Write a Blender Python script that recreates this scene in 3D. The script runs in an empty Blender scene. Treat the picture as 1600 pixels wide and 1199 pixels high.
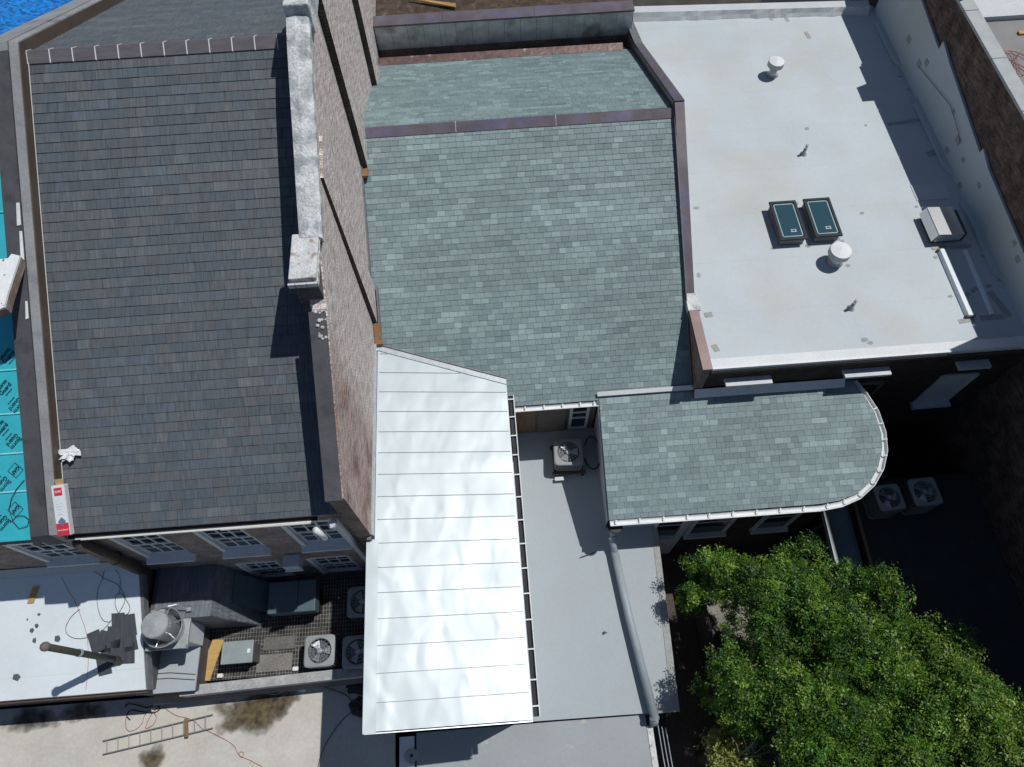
import bpy, math, random
import numpy as np
from mathutils import Vector, Matrix
random.seed(7)
rng = np.random.default_rng(7)
scene = bpy.context.scene
COL = scene.collection

# ------------------------------------------------------------------ camera
# drone camera 22 m above the ground; x = along the eaves (image right), y = up the image, z = up
H = 22.0; FPX = 1100.0
def unit(v): v = np.array(v, float); return v / np.linalg.norm(v)
_down = unit([820.0 - 800, 1165.0 - 599.5, FPX])
_r = np.array([1.0, 0, 0]); _r = unit(_r - _r.dot(_down) * _down)
_n = np.cross(_r, _down)
if _n[1] > 0: _n = -_n
_a = math.radians(4.2)
RW = np.array([math.cos(_a) * _r + math.sin(_a) * _n, -math.sin(_a) * _r + math.cos(_a) * _n, -_down])
right, up, back = RW @ np.array([1, 0, 0]), RW @ np.array([0, -1, 0]), RW @ np.array([0, 0, -1])
cam_d = bpy.data.cameras.new("camera"); cam = bpy.data.objects.new("camera", cam_d); COL.objects.link(cam)
cam_d.sensor_width = 36; cam_d.sensor_fit = 'HORIZONTAL'; cam_d.lens = FPX / 1600 * 36
cam_d.clip_start = 0.1; cam_d.clip_end = 1000
M4 = Matrix(((right[0], up[0], back[0], 0), (right[1], up[1], back[1], 0), (right[2], up[2], back[2], H), (0, 0, 0, 1)))
cam.matrix_world = M4
scene.camera = cam

# ------------------------------------------------------------------ light
SUN = unit([0.47, 0.19, 1.0])
elev = math.asin(SUN[2]); azim = math.atan2(SUN[0], SUN[1])      # clockwise from +y
world = bpy.data.worlds.new("World"); scene.world = world; world.use_nodes = True
wn = world.node_tree.nodes; wn.clear()
sky = wn.new("ShaderNodeTexSky"); sky.sky_type = 'NISHITA'; sky.sun_disc = False
sky.sun_elevation = elev; sky.sun_rotation = azim
sky.air_density = 1.0; sky.dust_density = 0.6; sky.ozone_density = 3.0
bg = wn.new("ShaderNodeBackground"); bg.inputs[1].default_value = 0.05
wo = wn.new("ShaderNodeOutputWorld")
world.node_tree.links.new(sky.outputs[0], bg.inputs[0]); world.node_tree.links.new(bg.outputs[0], wo.inputs[0])
sl = bpy.data.lights.new("sun", 'SUN'); so = bpy.data.objects.new("sun", sl); COL.objects.link(so)
sl.energy = 3.2; sl.angle = math.radians(0.5); sl.color = (1.0, 0.985, 0.955)
so.rotation_euler = Vector(SUN).to_track_quat('Z', 'Y').to_euler()
vs = scene.view_settings
vs.view_transform = 'Standard'; vs.look = 'None'; vs.exposure = 0.0; vs.gamma = 1.0; vs.use_curve_mapping = False
scene.cycles.max_bounces = 5; scene.cycles.diffuse_bounces = 3

# ------------------------------------------------------------------ geometry helpers
def ray(px, py): return RW @ np.array([px - 800, py - 599.5, FPX])
def at(px, py, z):
    d = ray(px, py); t = (z - H) / d[2]; return (d[0] * t, d[1] * t, z)
def on(px, py, n, c):
    """point of the real plane n.p = c"""
    d = ray(px, py); n = np.array(n, float); t = (c - n[2] * H) / n.dot(d); p = d * t; p[2] += H; return tuple(p)

class MB:
    def __init__(s): s.v = []; s.f = []; s.c = []; s.m = []
    def face(s, pts, col=None, mi=0):
        b = len(s.v); s.v.extend([tuple(p) for p in pts]); s.f.append(list(range(b, b + len(pts)))); s.c.append(col); s.m.append(mi); return s
    def poly(s, verts, faces, col=None, mi=0):
        b = len(s.v); s.v.extend([tuple(p) for p in verts])
        for f in faces: s.f.append([b + i for i in f]); s.c.append(col); s.m.append(mi)
        return s
    def box(s, x0, x1, y0, y1, z0, z1, col=None, mi=0):
        v = [(x0,y0,z0),(x1,y0,z0),(x1,y1,z0),(x0,y1,z0),(x0,y0,z1),(x1,y0,z1),(x1,y1,z1),(x0,y1,z1)]
        return s.poly(v, [[0,3,2,1],[4,5,6,7],[0,1,5,4],[1,2,6,5],[2,3,7,6],[3,0,4,7]], col, mi)
    def frame(s, o, ax, ay, az, col=None, mi=0):
        """box from corner o along three vectors"""
        o, ax, ay, az = map(np.array, (o, ax, ay, az))
        v = [o, o+ax, o+ax+ay, o+ay, o+az, o+ax+az, o+ax+ay+az, o+ay+az]
        return s.poly(v, [[0,3,2,1],[4,5,6,7],[0,1,5,4],[1,2,6,5],[2,3,7,6],[3,0,4,7]], col, mi)
    def extr(s, pts, d, col=None, mi=0):
        """closed polygon pts extruded by vector d"""
        n = len(pts); d = np.array(d, float); a = [np.array(p, float) for p in pts]; b = [p + d for p in a]
        fs = [list(range(n))[::-1], list(range(n, 2*n))] + [[i, (i+1) % n, n + (i+1) % n, n + i] for i in range(n)]
        return s.poly(a + b, fs, col, mi)
    def prx(s, yz, x0, x1, **k): return s.extr([(x0, y, z) for y, z in yz], (x1-x0, 0, 0), **k)
    def pry(s, xz, y0, y1, **k): return s.extr([(x, y0, z) for x, z in xz], (0, y1-y0, 0), **k)
    def tube(s, pts, r, n=8, col=None, mi=0, cap=True, r1=None):
        pts = [np.array(p, float) for p in pts]; N = len(pts); vs_ = []
        up0 = None
        for i, p in enumerate(pts):
            t = unit(pts[min(i+1, N-1)] - pts[max(i-1, 0)])
            if up0 is None: up0 = np.array([0, 0, 1.0]) if abs(t[2]) < .9 else np.array([1.0, 0, 0])
            u = unit(np.cross(t, up0)); w = np.cross(u, t); up0 = w
            rr = r if r1 is None else r + (r1 - r) * i / max(N-1, 1)
            for k in range(n):
                a = 2*math.pi*k/n; vs_.append(p + rr*(math.cos(a)*u + math.sin(a)*w))
        fs = [[i*n+k, i*n+(k+1) % n, (i+1)*n+(k+1) % n, (i+1)*n+k] for i in range(N-1) for k in range(n)]
        if cap: fs += [list(range(n))[::-1], [(N-1)*n+k for k in range(n)]]
        return s.poly(vs_, fs, col, mi)
    def lathe(s, prof, c=(0, 0, 0), n=24, col=None, mi=0):
        """prof: list of (r, z)"""
        vs_ = [(c[0]+r*math.cos(2*math.pi*k/n), c[1]+r*math.sin(2*math.pi*k/n), c[2]+z) for r, z in prof for k in range(n)]
        fs = [[i*n+k, i*n+(k+1) % n, (i+1)*n+(k+1) % n, (i+1)*n+k] for i in range(len(prof)-1) for k in range(n)]
        fs += [list(range(n))[::-1], [(len(prof)-1)*n+k for k in range(n)]]
        return s.poly(vs_, fs, col, mi)
    def build(s, name, mat, parent=None, smooth=False, label=None, bevel=0):
        me = bpy.data.meshes.new(name); me.from_pydata([tuple(map(float, p)) for p in s.v], [], s.f); 
        mats = mat if isinstance(mat, (list, tuple)) else [mat]
        for m in mats: me.materials.append(m)
        if any(s.m): me.polygons.foreach_set("material_index", s.m)
        if any(c is not None for c in s.c):
            ca = me.color_attributes.new("tone", 'FLOAT_COLOR', 'CORNER'); buf = []
            for f, c in zip(s.f, s.c):
                c = c or (1, 1, 1); buf += [c[0], c[1], c[2], 1.0] * len(f)
            ca.data.foreach_set("color", buf)
        if smooth: me.polygons.foreach_set("use_smooth", [True]*len(me.polygons))
        me.update()
        o = bpy.data.objects.new(name, me); COL.objects.link(o)
        if parent: o.parent = parent
        if label: o['label'] = label
        if bevel:
            b = o.modifiers.new("b", 'BEVEL'); b.width = bevel; b.segments = 2; b.limit_method = 'ANGLE'
        return o

def thing(name, label, cat, loc=(0, 0, 0), group=None, rz=0, kind=None):
    o = bpy.data.objects.new(name, None); COL.objects.link(o); o.location = loc; o.rotation_euler = (0, 0, rz)
    o.empty_display_size = .2
    return tag(o, label, cat, group, kind)
def tag(o, label=None, cat=None, group=None, kind=None):
    if label: o['label'] = label
    if cat: o['category'] = cat
    if group: o['group'] = group
    if kind: o['kind'] = kind
    return o
def copy_tree(o, parent=None):
    c = o.copy(); COL.objects.link(c); c.parent = parent
    for ch in list(o.children): copy_tree(ch, c)
    return c
def clip(poly, region):
    """Sutherland-Hodgman, region convex CCW, 2D"""
    out = poly
    for i in range(len(region)):
        a, b = region[i], region[(i+1) % len(region)]; inp, out = out, []
        if not inp: return []
        side = lambda p: (b[0]-a[0])*(p[1]-a[1]) - (b[1]-a[1])*(p[0]-a[0])
        for j in range(len(inp)):
            p, q = inp[j], inp[(j+1) % len(inp)]; sp, sq = side(p), side(q)
            if sp >= 0: out.append(p)
            if (sp >= 0) != (sq >= 0):
                t = sp/(sp-sq); out.append((p[0]+t*(q[0]-p[0]), p[1]+t*(q[1]-p[1])))
    return out

# ------------------------------------------------------------------ materials
def mat(name, col, rough=.8, metal=0.0, var=.14, scale=2.0, fine=.08, fscale=25, bump=.15, bscale=60, attr=False,
        col2=None, c2scale=1.2, c2lo=.55, c2hi=.7, stretch=(1, 1, 1), spec=.5, bdist=.01, coat=0):
    m = bpy.data.materials.new(name); m.use_nodes = True; nt = m.node_tree; N = nt.nodes; L = nt.links
    b = N["Principled BSDF"]; b.inputs["Roughness"].default_value = rough; b.inputs["Metallic"].default_value = metal
    b.inputs["Specular IOR Level"].default_value = spec; b.inputs["Coat Weight"].default_value = coat
    tc = N.new("ShaderNodeTexCoord"); mp = N.new("ShaderNodeMapping"); mp.inputs["Scale"].default_value = stretch
    L.new(tc.outputs["Object"], mp.inputs[0])
    def noise(sc, det=4):
        n = N.new("ShaderNodeTexNoise"); n.inputs["Scale"].default_value = sc; n.inputs["Detail"].default_value = det
        L.new(mp.outputs[0], n.inputs["Vector"]); return n
    def rng_(src, a, b_, lo=.3, hi=.7):
        r = N.new("ShaderNodeMapRange"); r.inputs[1].default_value = lo; r.inputs[2].default_value = hi
        r.inputs[3].default_value = a; r.inputs[4].default_value = b_; L.new(src, r.inputs[0]); return r.outputs[0]
    def mix(kind, a, b_, f=1.0):
        x = N.new("ShaderNodeMix"); x.data_type = 'RGBA'; x.blend_type = kind
        if isinstance(f, float): x.inputs[0].default_value = f
        else: L.new(f, x.inputs[0])
        for i, q in ((6, a), (7, b_)):
            if isinstance(q, tuple): x.inputs[i].default_value = (*q[:3], 1)
            else: L.new(q, x.inputs[i])
        return x.outputs[2]
    c = tuple(col)
    if col2 is not None:
        n = noise(c2scale, 6); c = mix('MIX', c, tuple(col2), rng_(n.outputs[0], 0, 1, c2lo, c2hi))
    n1 = noise(scale); n2 = noise(fscale, 3)
    c = mix('MULTIPLY', c, mix('MIX', (1-var,)*3, (1+var,)*3, rng_(n1.outputs[0], 0, 1)))
    c = mix('MULTIPLY', c, mix('MIX', (1-fine,)*3, (1+fine,)*3, rng_(n2.outputs[0], 0, 1)))
    if attr:
        a = N.new("ShaderNodeVertexColor"); a.layer_name = "tone"; c = mix('MULTIPLY', c, a.outputs[0])
    L.new(c, b.inputs["Base Color"])
    if bump:
        bn = noise(bscale, 4); bp = N.new("ShaderNodeBump"); bp.inputs["Strength"].default_value = bump; bp.inputs["Distance"].default_value = bdist
        L.new(bn.outputs[0], bp.inputs["Height"]); L.new(bp.outputs[0], b.inputs["Normal"])
    m['_mix'] = 1
    return m

def brick(name, c1, c2, mortar, axis='x', grain=None, wash=None, washlo=.45, washhi=.6, wscale=1.5, wash_y=None, rowh=.075, bw=.23, bump=.6, var=.25):
    m = bpy.data.materials.new(name); m.use_nodes = True; nt = m.node_tree; N = nt.nodes; L = nt.links
    b = N["Principled BSDF"]; b.inputs["Roughness"].default_value = .92; b.inputs["Specular IOR Level"].default_value = .2
    tc = N.new("ShaderNodeTexCoord"); sp = N.new("ShaderNodeSeparateXYZ"); cb = N.new("ShaderNodeCombineXYZ")
    L.new(tc.outputs["Object"], sp.inputs[0])
    if axis == 't':
        L.new(sp.outputs[0], cb.inputs[0]); L.new(sp.outputs[1], cb.inputs[1])
    else:
        L.new(sp.outputs[1 if axis == 'x' else 0], cb.inputs[0]); L.new(sp.outputs[2], cb.inputs[1])
    br = N.new("ShaderNodeTexBrick"); br.inputs["Scale"].default_value = 1; br.inputs["Brick Width"].default_value = bw
    br.inputs["Row Height"].default_value = rowh; br.inputs["Mortar Size"].default_value = .011; br.inputs["Mortar Smooth"].default_value = .3
    br.inputs["Color1"].default_value = (*c1, 1); br.inputs["Color2"].default_value = (*c2, 1); br.inputs["Mortar"].default_value = (*mortar, 1)
    L.new(cb.outputs[0], br.inputs["Vector"])
    def noise(sc, det=5):
        n = N.new("ShaderNodeTexNoise"); n.inputs["Scale"].default_value = sc; n.inputs["Detail"].default_value = det
        L.new(tc.outputs["Object"], n.inputs["Vector"]); return n.outputs[0]
    def mr(src, lo, hi, a=0., b_=1.):
        r = N.new("ShaderNodeMapRange"); r.inputs[1].default_value = lo; r.inputs[2].default_value = hi
        r.inputs[3].default_value = a; r.inputs[4].default_value = b_; L.new(src, r.inputs[0]); return r.outputs[0]
    def mx(kind, a, b_, f):
        x = N.new("ShaderNodeMix"); x.data_type = 'RGBA'; x.blend_type = kind
        if isinstance(f, float): x.inputs[0].default_value = f
        else: L.new(f, x.inputs[0])
        for i, q in ((6, a), (7, b_)):
            if isinstance(q, tuple): x.inputs[i].default_value = (*q[:3], 1)
            else: L.new(q, x.inputs[i])
        return x.outputs[2]
    c = br.outputs[0]
    c = mx('MULTIPLY', c, mx('MIX', (1-var,)*3, (1+var,)*3, mr(noise(2.5), .3, .7)), 1.0)
    c = mx('MULTIPLY', c, mx('MIX', (.75,)*3, (1.25,)*3, mr(noise(14), .3, .7)), 1.0)
    if grain:
        mpg = N.new("ShaderNodeMapping"); mpg.inputs['Scale'].default_value = grain; L.new(tc.outputs['Object'], mpg.inputs[0]); ng = N.new("ShaderNodeTexNoise"); ng.inputs['Scale'].default_value = 1; ng.inputs['Detail'].default_value = 3; L.new(mpg.outputs[0], ng.inputs['Vector']); gr = mx('MIX', (.62, .58, .56), (1.2, 1.2, 1.2), mr(ng.outputs[0], .36, .6))
    if wash:
        f = mr(noise(wscale, 8), washlo, washhi)
        if wash_y:
            g = mr(sp.outputs[1], wash_y[0], wash_y[1])
            ad = N.new("ShaderNodeMath"); ad.operation = 'MULTIPLY_ADD'; L.new(g, ad.inputs[0]); ad.inputs[1].default_value = .75
            ad2 = N.new("ShaderNodeMath"); ad2.operation = 'MULTIPLY'; L.new(f, ad2.inputs[0]); ad2.inputs[1].default_value = .45
            L.new(ad2.outputs[0], ad.inputs[2]); f = mr(ad.outputs[0], .2, .85)
        speck = mr(noise(34, 6), .36, .56, .15, 1.)
        mu = N.new("ShaderNodeMath"); mu.operation = 'MULTIPLY'; L.new(f, mu.inputs[0]); L.new(speck, mu.inputs[1])
        c = mx('MIX', c, wash, mu.outputs[0])
    if wash: c = mx('MULTIPLY', c, (.62, .6, .58), br.outputs['Fac'])
    if grain: c = mx('MULTIPLY', c, gr, 1.0)
    L.new(c, b.inputs["Base Color"])
    h = mx('MIX', br.outputs["Fac"], noise(40), .35)
    inv = N.new("ShaderNodeMath"); inv.operation = 'SUBTRACT'; inv.inputs[0].default_value = 1; L.new(br.outputs["Fac"], inv.inputs[1])
    ad = N.new("ShaderNodeMath"); ad.operation = 'MULTIPLY_ADD'; L.new(noise(45), ad.inputs[0]); ad.inputs[1].default_value = .8; L.new(inv.outputs[0], ad.inputs[2])
    bp = N.new("ShaderNodeBump"); bp.inputs["Strength"].default_value = bump; bp.inputs["Distance"].default_value = .015
    L.new(ad.outputs[0], bp.inputs["Height"]); L.new(bp.outputs[0], b.inputs["Normal"])
    return m

M = {}
M['slate_dark'] = mat("slate_dark", (.097, .113, .127), rough=.6, var=.12, scale=1.2, fine=.16, fscale=1, stretch=(28, 3, 3), attr=True, bump=.3, bscale=9)
M['slate_teal'] = mat("slate_teal", (.196, .264, .272), rough=.62, var=.07, scale=.8, fine=.1, fscale=22, attr=True, bump=.25, bscale=50)
M['copper'] = mat("copper", (.165, .14, .155), rough=.42, metal=.35, var=.18, scale=2.5, fine=.1, bump=.15, bscale=8, col2=(.165, .15, .225), c2scale=1.5, c2lo=.5, c2hi=.62)
M['copper_new'] = mat("copper_new", (.24, .17, .155), rough=.45, metal=.3, var=.12, scale=2, fine=.04, bump=.1, bscale=6, col2=(.29, .22, .21), c2scale=1.5)
M['copper_valley'] = mat("copper_valley", (.15, .095, .085), rough=.4, metal=.3, var=.3, scale=5, bump=.4, bscale=10, bdist=.02, col2=(.38, .36, .36), c2scale=2.5, c2lo=.62, c2hi=.68)
M['orange_metal'] = mat("orange_metal", (.34, .17, .07), rough=.5, metal=.2, var=.15)
M['brown_flash'] = mat("brown_flash", (.085, .062, .048), rough=.55, var=.2, scale=1.5, bump=.1, bscale=10)
M['ridge'] = mat("ridge", (.125, .115, .125), rough=.6, var=.15, scale=3, fine=.12, stretch=(1, 4, 4))
M['lead'] = mat("lead", (.17, .18, .185), rough=.6, metal=.2, var=.18, scale=6, bump=.2, bscale=12)
M['membrane_grey'] = mat("membrane_grey", (.27, .28, .285), rough=.7, var=.16, scale=1.6, fine=.1, bump=.4, bscale=7, bdist=.02, col2=(.17, .18, .19), c2scale=2.2)
M['membrane_dark'] = mat("membrane_dark", (.085, .085, .092), rough=.75, var=.18, scale=2, bump=.3, bscale=8, bdist=.02, col2=(.06, .06, .066), c2scale=3)
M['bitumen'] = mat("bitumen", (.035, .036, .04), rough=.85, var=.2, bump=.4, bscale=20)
M['black'] = mat("black", (.012, .012, .013), rough=.7, var=.1, bump=0)
M['white_paint'] = mat("white_paint", (.72, .74, .74), rough=.55, var=.06, bump=.05, bscale=20)
M['white_old'] = mat("white_old", (.60, .61, .60), rough=.85, var=.14, scale=6, fine=.2, fscale=28, bump=.8, bscale=25, bdist=.02, col2=(.36, .27, .24), c2scale=7, c2lo=.58, c2hi=.66)
M['flaky'] = mat("flaky", (.74, .76, .77), rough=.8, var=.05, scale=6, fine=.05, fscale=28, bump=.6, bscale=25, bdist=.02, col2=(.16, .12, .10), c2scale=9, c2lo=.66, c2hi=.68)
M['cap_old'] = mat("cap_old", (.60, .615, .61), rough=.85, var=.2, scale=4, fine=.2, bump=.8, bscale=18, bdist=.03, col2=(.36, .39, .40), c2scale=3, c2lo=.48, c2hi=.6)
M['galv'] = mat("galv", (.5, .53, .55), rough=.4, metal=.6, var=.12, scale=9, bump=.08, bscale=20)
M['galv_dull'] = mat("galv_dull", (.36, .385, .39), rough=.55, metal=.2, var=.1, scale=9, bump=.08, bscale=20)
M['ladder'] = mat("ladder", (.22, .225, .22), rough=.5, metal=.2, bump=0)
M['alu'] = mat("alu", (.75, .77, .78), rough=.3, metal=.8, var=.06, bump=.05)
M['ac_body'] = mat("ac_body", (.29, .315, .31), rough=.5, var=.06, bump=0)
M['ac_coil'] = mat("ac_coil", (.09, .10, .105), rough=.5, metal=.3, var=.1, stretch=(1, 1, 12), bump=.5, bscale=30)
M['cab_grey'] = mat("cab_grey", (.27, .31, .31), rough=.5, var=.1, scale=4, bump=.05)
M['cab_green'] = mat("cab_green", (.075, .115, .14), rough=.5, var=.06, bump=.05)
M['pvc'] = mat("pvc", (.62, .61, .55), rough=.45, var=.06, bump=0)
M['pipe_grey'] = mat("pipe_grey", (.30, .345, .375), rough=.5, var=.06, scale=3, bump=0)
M['pipe_olive'] = mat("pipe_olive", (.042, .044, .034), rough=.6, var=.2, scale=8, bump=.1)
M['glass'] = mat("glass", (.018, .03, .045), rough=.08, var=.2, scale=1, bump=0, spec=.8)
M['sky_glass'] = mat("sky_glass", (.03, .075, .10), rough=.1, var=.1, scale=1, bump=0, spec=.7)
M['plywood'] = mat("plywood", (.52, .33, .11), rough=.8, var=.1, scale=5, stretch=(1, 5, 1), fine=.15)
M['cardboard'] = mat("cardboard", (.5, .32, .16), rough=.9, var=.08)
M['red_print'] = mat("red_print", (.62, .035, .06), rough=.5, var=.05, bump=0)
M['blue_print'] = mat("blue_print", (.12, .19, .27), rough=.5, var=.05, bump=0)
M['white_card'] = mat("white_card", (.72, .75, .77), rough=.5, var=.05, bump=.03)
M['ink'] = mat("ink", (.012, .035, .07), rough=.7, var=.1, bump=0)
M['turquoise'] = mat("turquoise", (.045, .47, .56), rough=.45, var=.08, scale=2, fine=.04, bump=.5, bscale=3, bdist=.03)
M['tarp'] = mat("tarp", (.01, .25, .72), rough=.35, var=.3, scale=12, bump=1.0, bscale=9, bdist=.08, stretch=(1, 1, 1), col2=(.01, .12, .42), c2scale=7, c2lo=.5, c2hi=.56)
M['concrete'] = mat("concrete", (.36, .365, .36), rough=.9, var=.2, scale=4, fine=.18, fscale=30, bump=.5, bscale=30)
M['ground_dark'] = mat("ground_dark", (.055, .052, .045), rough=.95, var=.3, scale=1.5, fine=.25, bump=.6, bscale=12, bdist=.03)
M['paving'] = mat("paving", (.22, .205, .18), rough=.9, var=.15, fine=.15, bump=.4, bscale=20)
M['soil'] = mat("soil", (.07, .05, .035), rough=1, var=.4, scale=4, fine=.3, bump=.8, bscale=12, bdist=.05, col2=(.13, .09, .07), c2scale=5)
M['wood_dark'] = mat("wood_dark", (.075, .06, .048), rough=.85, var=.25, scale=3, stretch=(4, 4, 1), bump=.3)
M['wood_brown'] = mat("wood_brown", (.22, .13, .075), rough=.8, var=.2, scale=3, stretch=(6, 6, 1), bump=.2)
M['wood_grey'] = mat("wood_grey", (.16, .135, .115), rough=.85, var=.25, scale=3, stretch=(1, 1, 6), bump=.3)
M['bark'] = mat("bark", (.12, .09, .065), rough=.95, var=.25, scale=6, bump=.6, bscale=14, bdist=.02)
M['cord_red'] = mat("cord_red", (.33, .075, .05), rough=.5, var=.05, bump=0)
M['cord_dark'] = mat("cord_dark", (.06, .055, .05), rough=.5, var=.05, bump=0)
M['rubber'] = mat("rubber", (.02, .022, .024), rough=.6, var=.1, bump=0)
M['siding'] = mat("siding", (.56, .585, .61), rough=.6, var=.08, scale=2, bump=.05)
M['patch'] = mat("patch", (.33, .335, .325), rough=.8, var=.12, scale=9, bump=.1)
M['tape'] = mat("tape", (.56, .58, .60), rough=.7, var=.05, bump=.05)
M['roof_grey'] = mat("roof_grey", (.385, .43, .455), rough=.75, var=.05, scale=.7, fine=.03, fscale=14, bump=.1, bscale=10, col2=(.36, .395, .41), c2scale=.7, c2lo=.42, c2hi=.62)
M['roof_grey2'] = mat("roof_grey2", (.31, .335, .345), rough=.75, var=.07, scale=.8, fine=.05, bump=.1, bscale=10, col2=(.42, .40, .36), c2scale=2.2, c2lo=.64, c2hi=.68)
M['roof_east'] = mat("roof_east", (.24, .235, .235), rough=.8, var=.08, fine=.06, bump=.2)
M['shrubby'] = M['soil']
M['brick_wall'] = brick("brick_wall", (.40, .235, .195), (.30, .20, .175), (.42, .385, .36), 'x', grain=(1, 3.5, 22), wash=(.80, .755, .725), washlo=.3, washhi=.5, wscale=1.1, wash_y=(6.3, 8.0))
M['brick_end'] = brick("brick_end", (.26, .18, .15), (.19, .14, .12), (.24, .21, .19), 'y')
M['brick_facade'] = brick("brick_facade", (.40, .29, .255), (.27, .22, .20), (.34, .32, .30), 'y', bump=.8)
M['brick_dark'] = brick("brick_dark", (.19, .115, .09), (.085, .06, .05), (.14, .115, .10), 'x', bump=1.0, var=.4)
M['brick_shade'] = brick("brick_shade", (.10, .085, .07), (.08, .068, .06), (.055, .05, .045), 'y', bump=1.0, var=.3)
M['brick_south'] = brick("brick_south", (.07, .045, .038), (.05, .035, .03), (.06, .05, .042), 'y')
M['brick_top'] = brick("brick_top", (.60, .52, .49), (.63, .61, .59), (.5, .48, .47), 't', wash=(.66, .67, .66), washlo=.25, washhi=.4, wscale=4, bw=.2, rowh=.1)
M['coping_conc'] = brick("coping_conc", (.42, .44, .43), (.37, .385, .38), (.13, .13, .13), 't', bw=40, rowh=.62, bump=.3, var=.12)
M['grate'] = brick("grate", (.03, .03, .032), (.06, .056, .052), (.19, .18, .165), 't', bw=.072, rowh=.10, bump=.3, var=.35)
M['grate'].node_tree.nodes['Brick Texture'].offset = 0; M['grate'].node_tree.nodes['Brick Texture'].inputs['Mortar Size'].default_value = .0085

# white membrane roof with faint sheet laps, grime and warm stains
def membrane(name, base, stain, lap=1.55, lapc=.89, sc=.5):
    m = mat(name, base, rough=.7, var=.05, scale=.6, fine=.025, fscale=9, bump=.12, bscale=6, col2=stain, c2scale=sc, c2lo=.5, c2hi=.78)
    nt = m.node_tree; N = nt.nodes; L = nt.links; b = N["Principled BSDF"]
    src = b.inputs["Base Color"].links[0].from_socket
    tc = N.new("ShaderNodeTexCoord"); wob = N.new("ShaderNodeTexNoise"); wob.inputs["Scale"].default_value = .8
    L.new(tc.outputs["Object"], wob.inputs["Vector"])
    va = N.new("ShaderNodeVectorMath"); va.operation = 'MULTIPLY_ADD'; L.new(wob.outputs["Color"], va.inputs[0]); va.inputs[1].default_value = (.06, .06, 0); L.new(tc.outputs["Object"], va.inputs[2])
    br = N.new("ShaderNodeTexBrick"); br.inputs["Scale"].default_value = 1; br.inputs["Brick Width"].default_value = 9; br.inputs["Row Height"].default_value = lap
    br.inputs["Mortar Size"].default_value = .012; br.inputs["Mortar Smooth"].default_value = .8
    br.inputs["Color1"].default_value = (1, 1, 1, 1); br.inputs["Color2"].default_value = (.97, .975, .98, 1); br.inputs["Mortar"].default_value = (lapc, lapc, lapc, 1)
    L.new(va.outputs[0], br.inputs["Vector"])
    x = N.new("ShaderNodeMix"); x.data_type = 'RGBA'; x.blend_type = 'MULTIPLY'; x.inputs[0].default_value = 1
    L.new(src, x.inputs[6]); L.new(br.outputs[0], x.inputs[7]); L.new(x.outputs[2], b.inputs["Base Color"])
    return m
M['white_roof'] = membrane("white_roof", (.51, .56, .58), (.50, .50, .46))
M['white_roof_b'] = membrane("white_roof_b", (.77, .83, .855), (.74, .78, .78), lap=2.2)
M['beige_roof'] = mat("beige_roof", (.50, .475, .42), rough=.8, var=.08, scale=1, fine=.07, fscale=12, bump=.15, bscale=8, col2=(.54, .52, .48), c2scale=2.5, c2lo=.4, c2hi=.75)
M['metal_roof'] = None

def metal_roof_mat():
    m = bpy.data.materials.new("metal_roof"); m.use_nodes = True; nt = m.node_tree; N = nt.nodes; L = nt.links
    b = N["Principled BSDF"]; b.inputs["Base Color"].default_value = (.48, .54, .565, 1); b.inputs["Metallic"].default_value = .12; b.inputs["Specular IOR Level"].default_value = .6; b.inputs["Roughness"].default_value = .42
    tc = N.new("ShaderNodeTexCoord"); mp = N.new("ShaderNodeMapping"); mp.inputs["Scale"].default_value = (1.3, .8, 1); mp.inputs["Rotation"].default_value = (0, 0, .5)
    L.new(tc.outputs["Object"], mp.inputs[0])
    n = N.new("ShaderNodeTexNoise"); n.inputs["Scale"].default_value = 1.7; n.inputs["Detail"].default_value = .6; n.inputs["Distortion"].default_value = .3
    L.new(mp.outputs[0], n.inputs["Vector"])
    bp = N.new("ShaderNodeBump"); bp.inputs["Strength"].default_value = .5; bp.inputs["Distance"].default_value = .05
    L.new(n.outputs[0], bp.inputs["Height"]); L.new(bp.outputs[0], b.inputs["Normal"])
    n2 = N.new("ShaderNodeTexNoise"); n2.inputs["Scale"].default_value = 1.0; L.new(tc.outputs["Object"], n2.inputs["Vector"])
    r = N.new("ShaderNodeMapRange"); r.inputs[1].default_value = .3; r.inputs[2].default_value = .7; r.inputs[3].default_value = .38; r.inputs[4].default_value = .48
    L.new(n2.outputs[0], r.inputs[0]); L.new(r.outputs[0], b.inputs["Roughness"])
    return m
M['metal_roof'] = metal_roof_mat()

def leaf_mat(name, c1, c2, c3):
    m = bpy.data.materials.new(name); m.use_nodes = True; nt = m.node_tree; N = nt.nodes; L = nt.links
    b = N["Principled BSDF"]; b.inputs["Roughness"].default_value = .45; b.inputs["Specular IOR Level"].default_value = .45
    a = N.new("ShaderNodeVertexColor"); a.layer_name = "tone"; L.new(a.outputs[0], b.inputs["Base Color"])
    tr = N.new("ShaderNodeBsdfTranslucent"); mul = N.new("ShaderNodeMix"); mul.data_type = 'RGBA'; mul.blend_type = 'MULTIPLY'; mul.inputs[0].default_value = 1
    L.new(a.outputs[0], mul.inputs[6]); mul.inputs[7].default_value = (1.5, 1.6, .6, 1); L.new(mul.outputs[2], tr.inputs[0])
    ms = N.new("ShaderNodeMixShader"); ms.inputs[0].default_value = .25
    L.new(b.outputs[0], ms.inputs[1]); L.new(tr.outputs[0], ms.inputs[2]); L.new(ms.outputs[0], N["Material Output"].inputs[0])
    return m
M['leaf'] = leaf_mat("leaf", 0, 0, 0)

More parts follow.
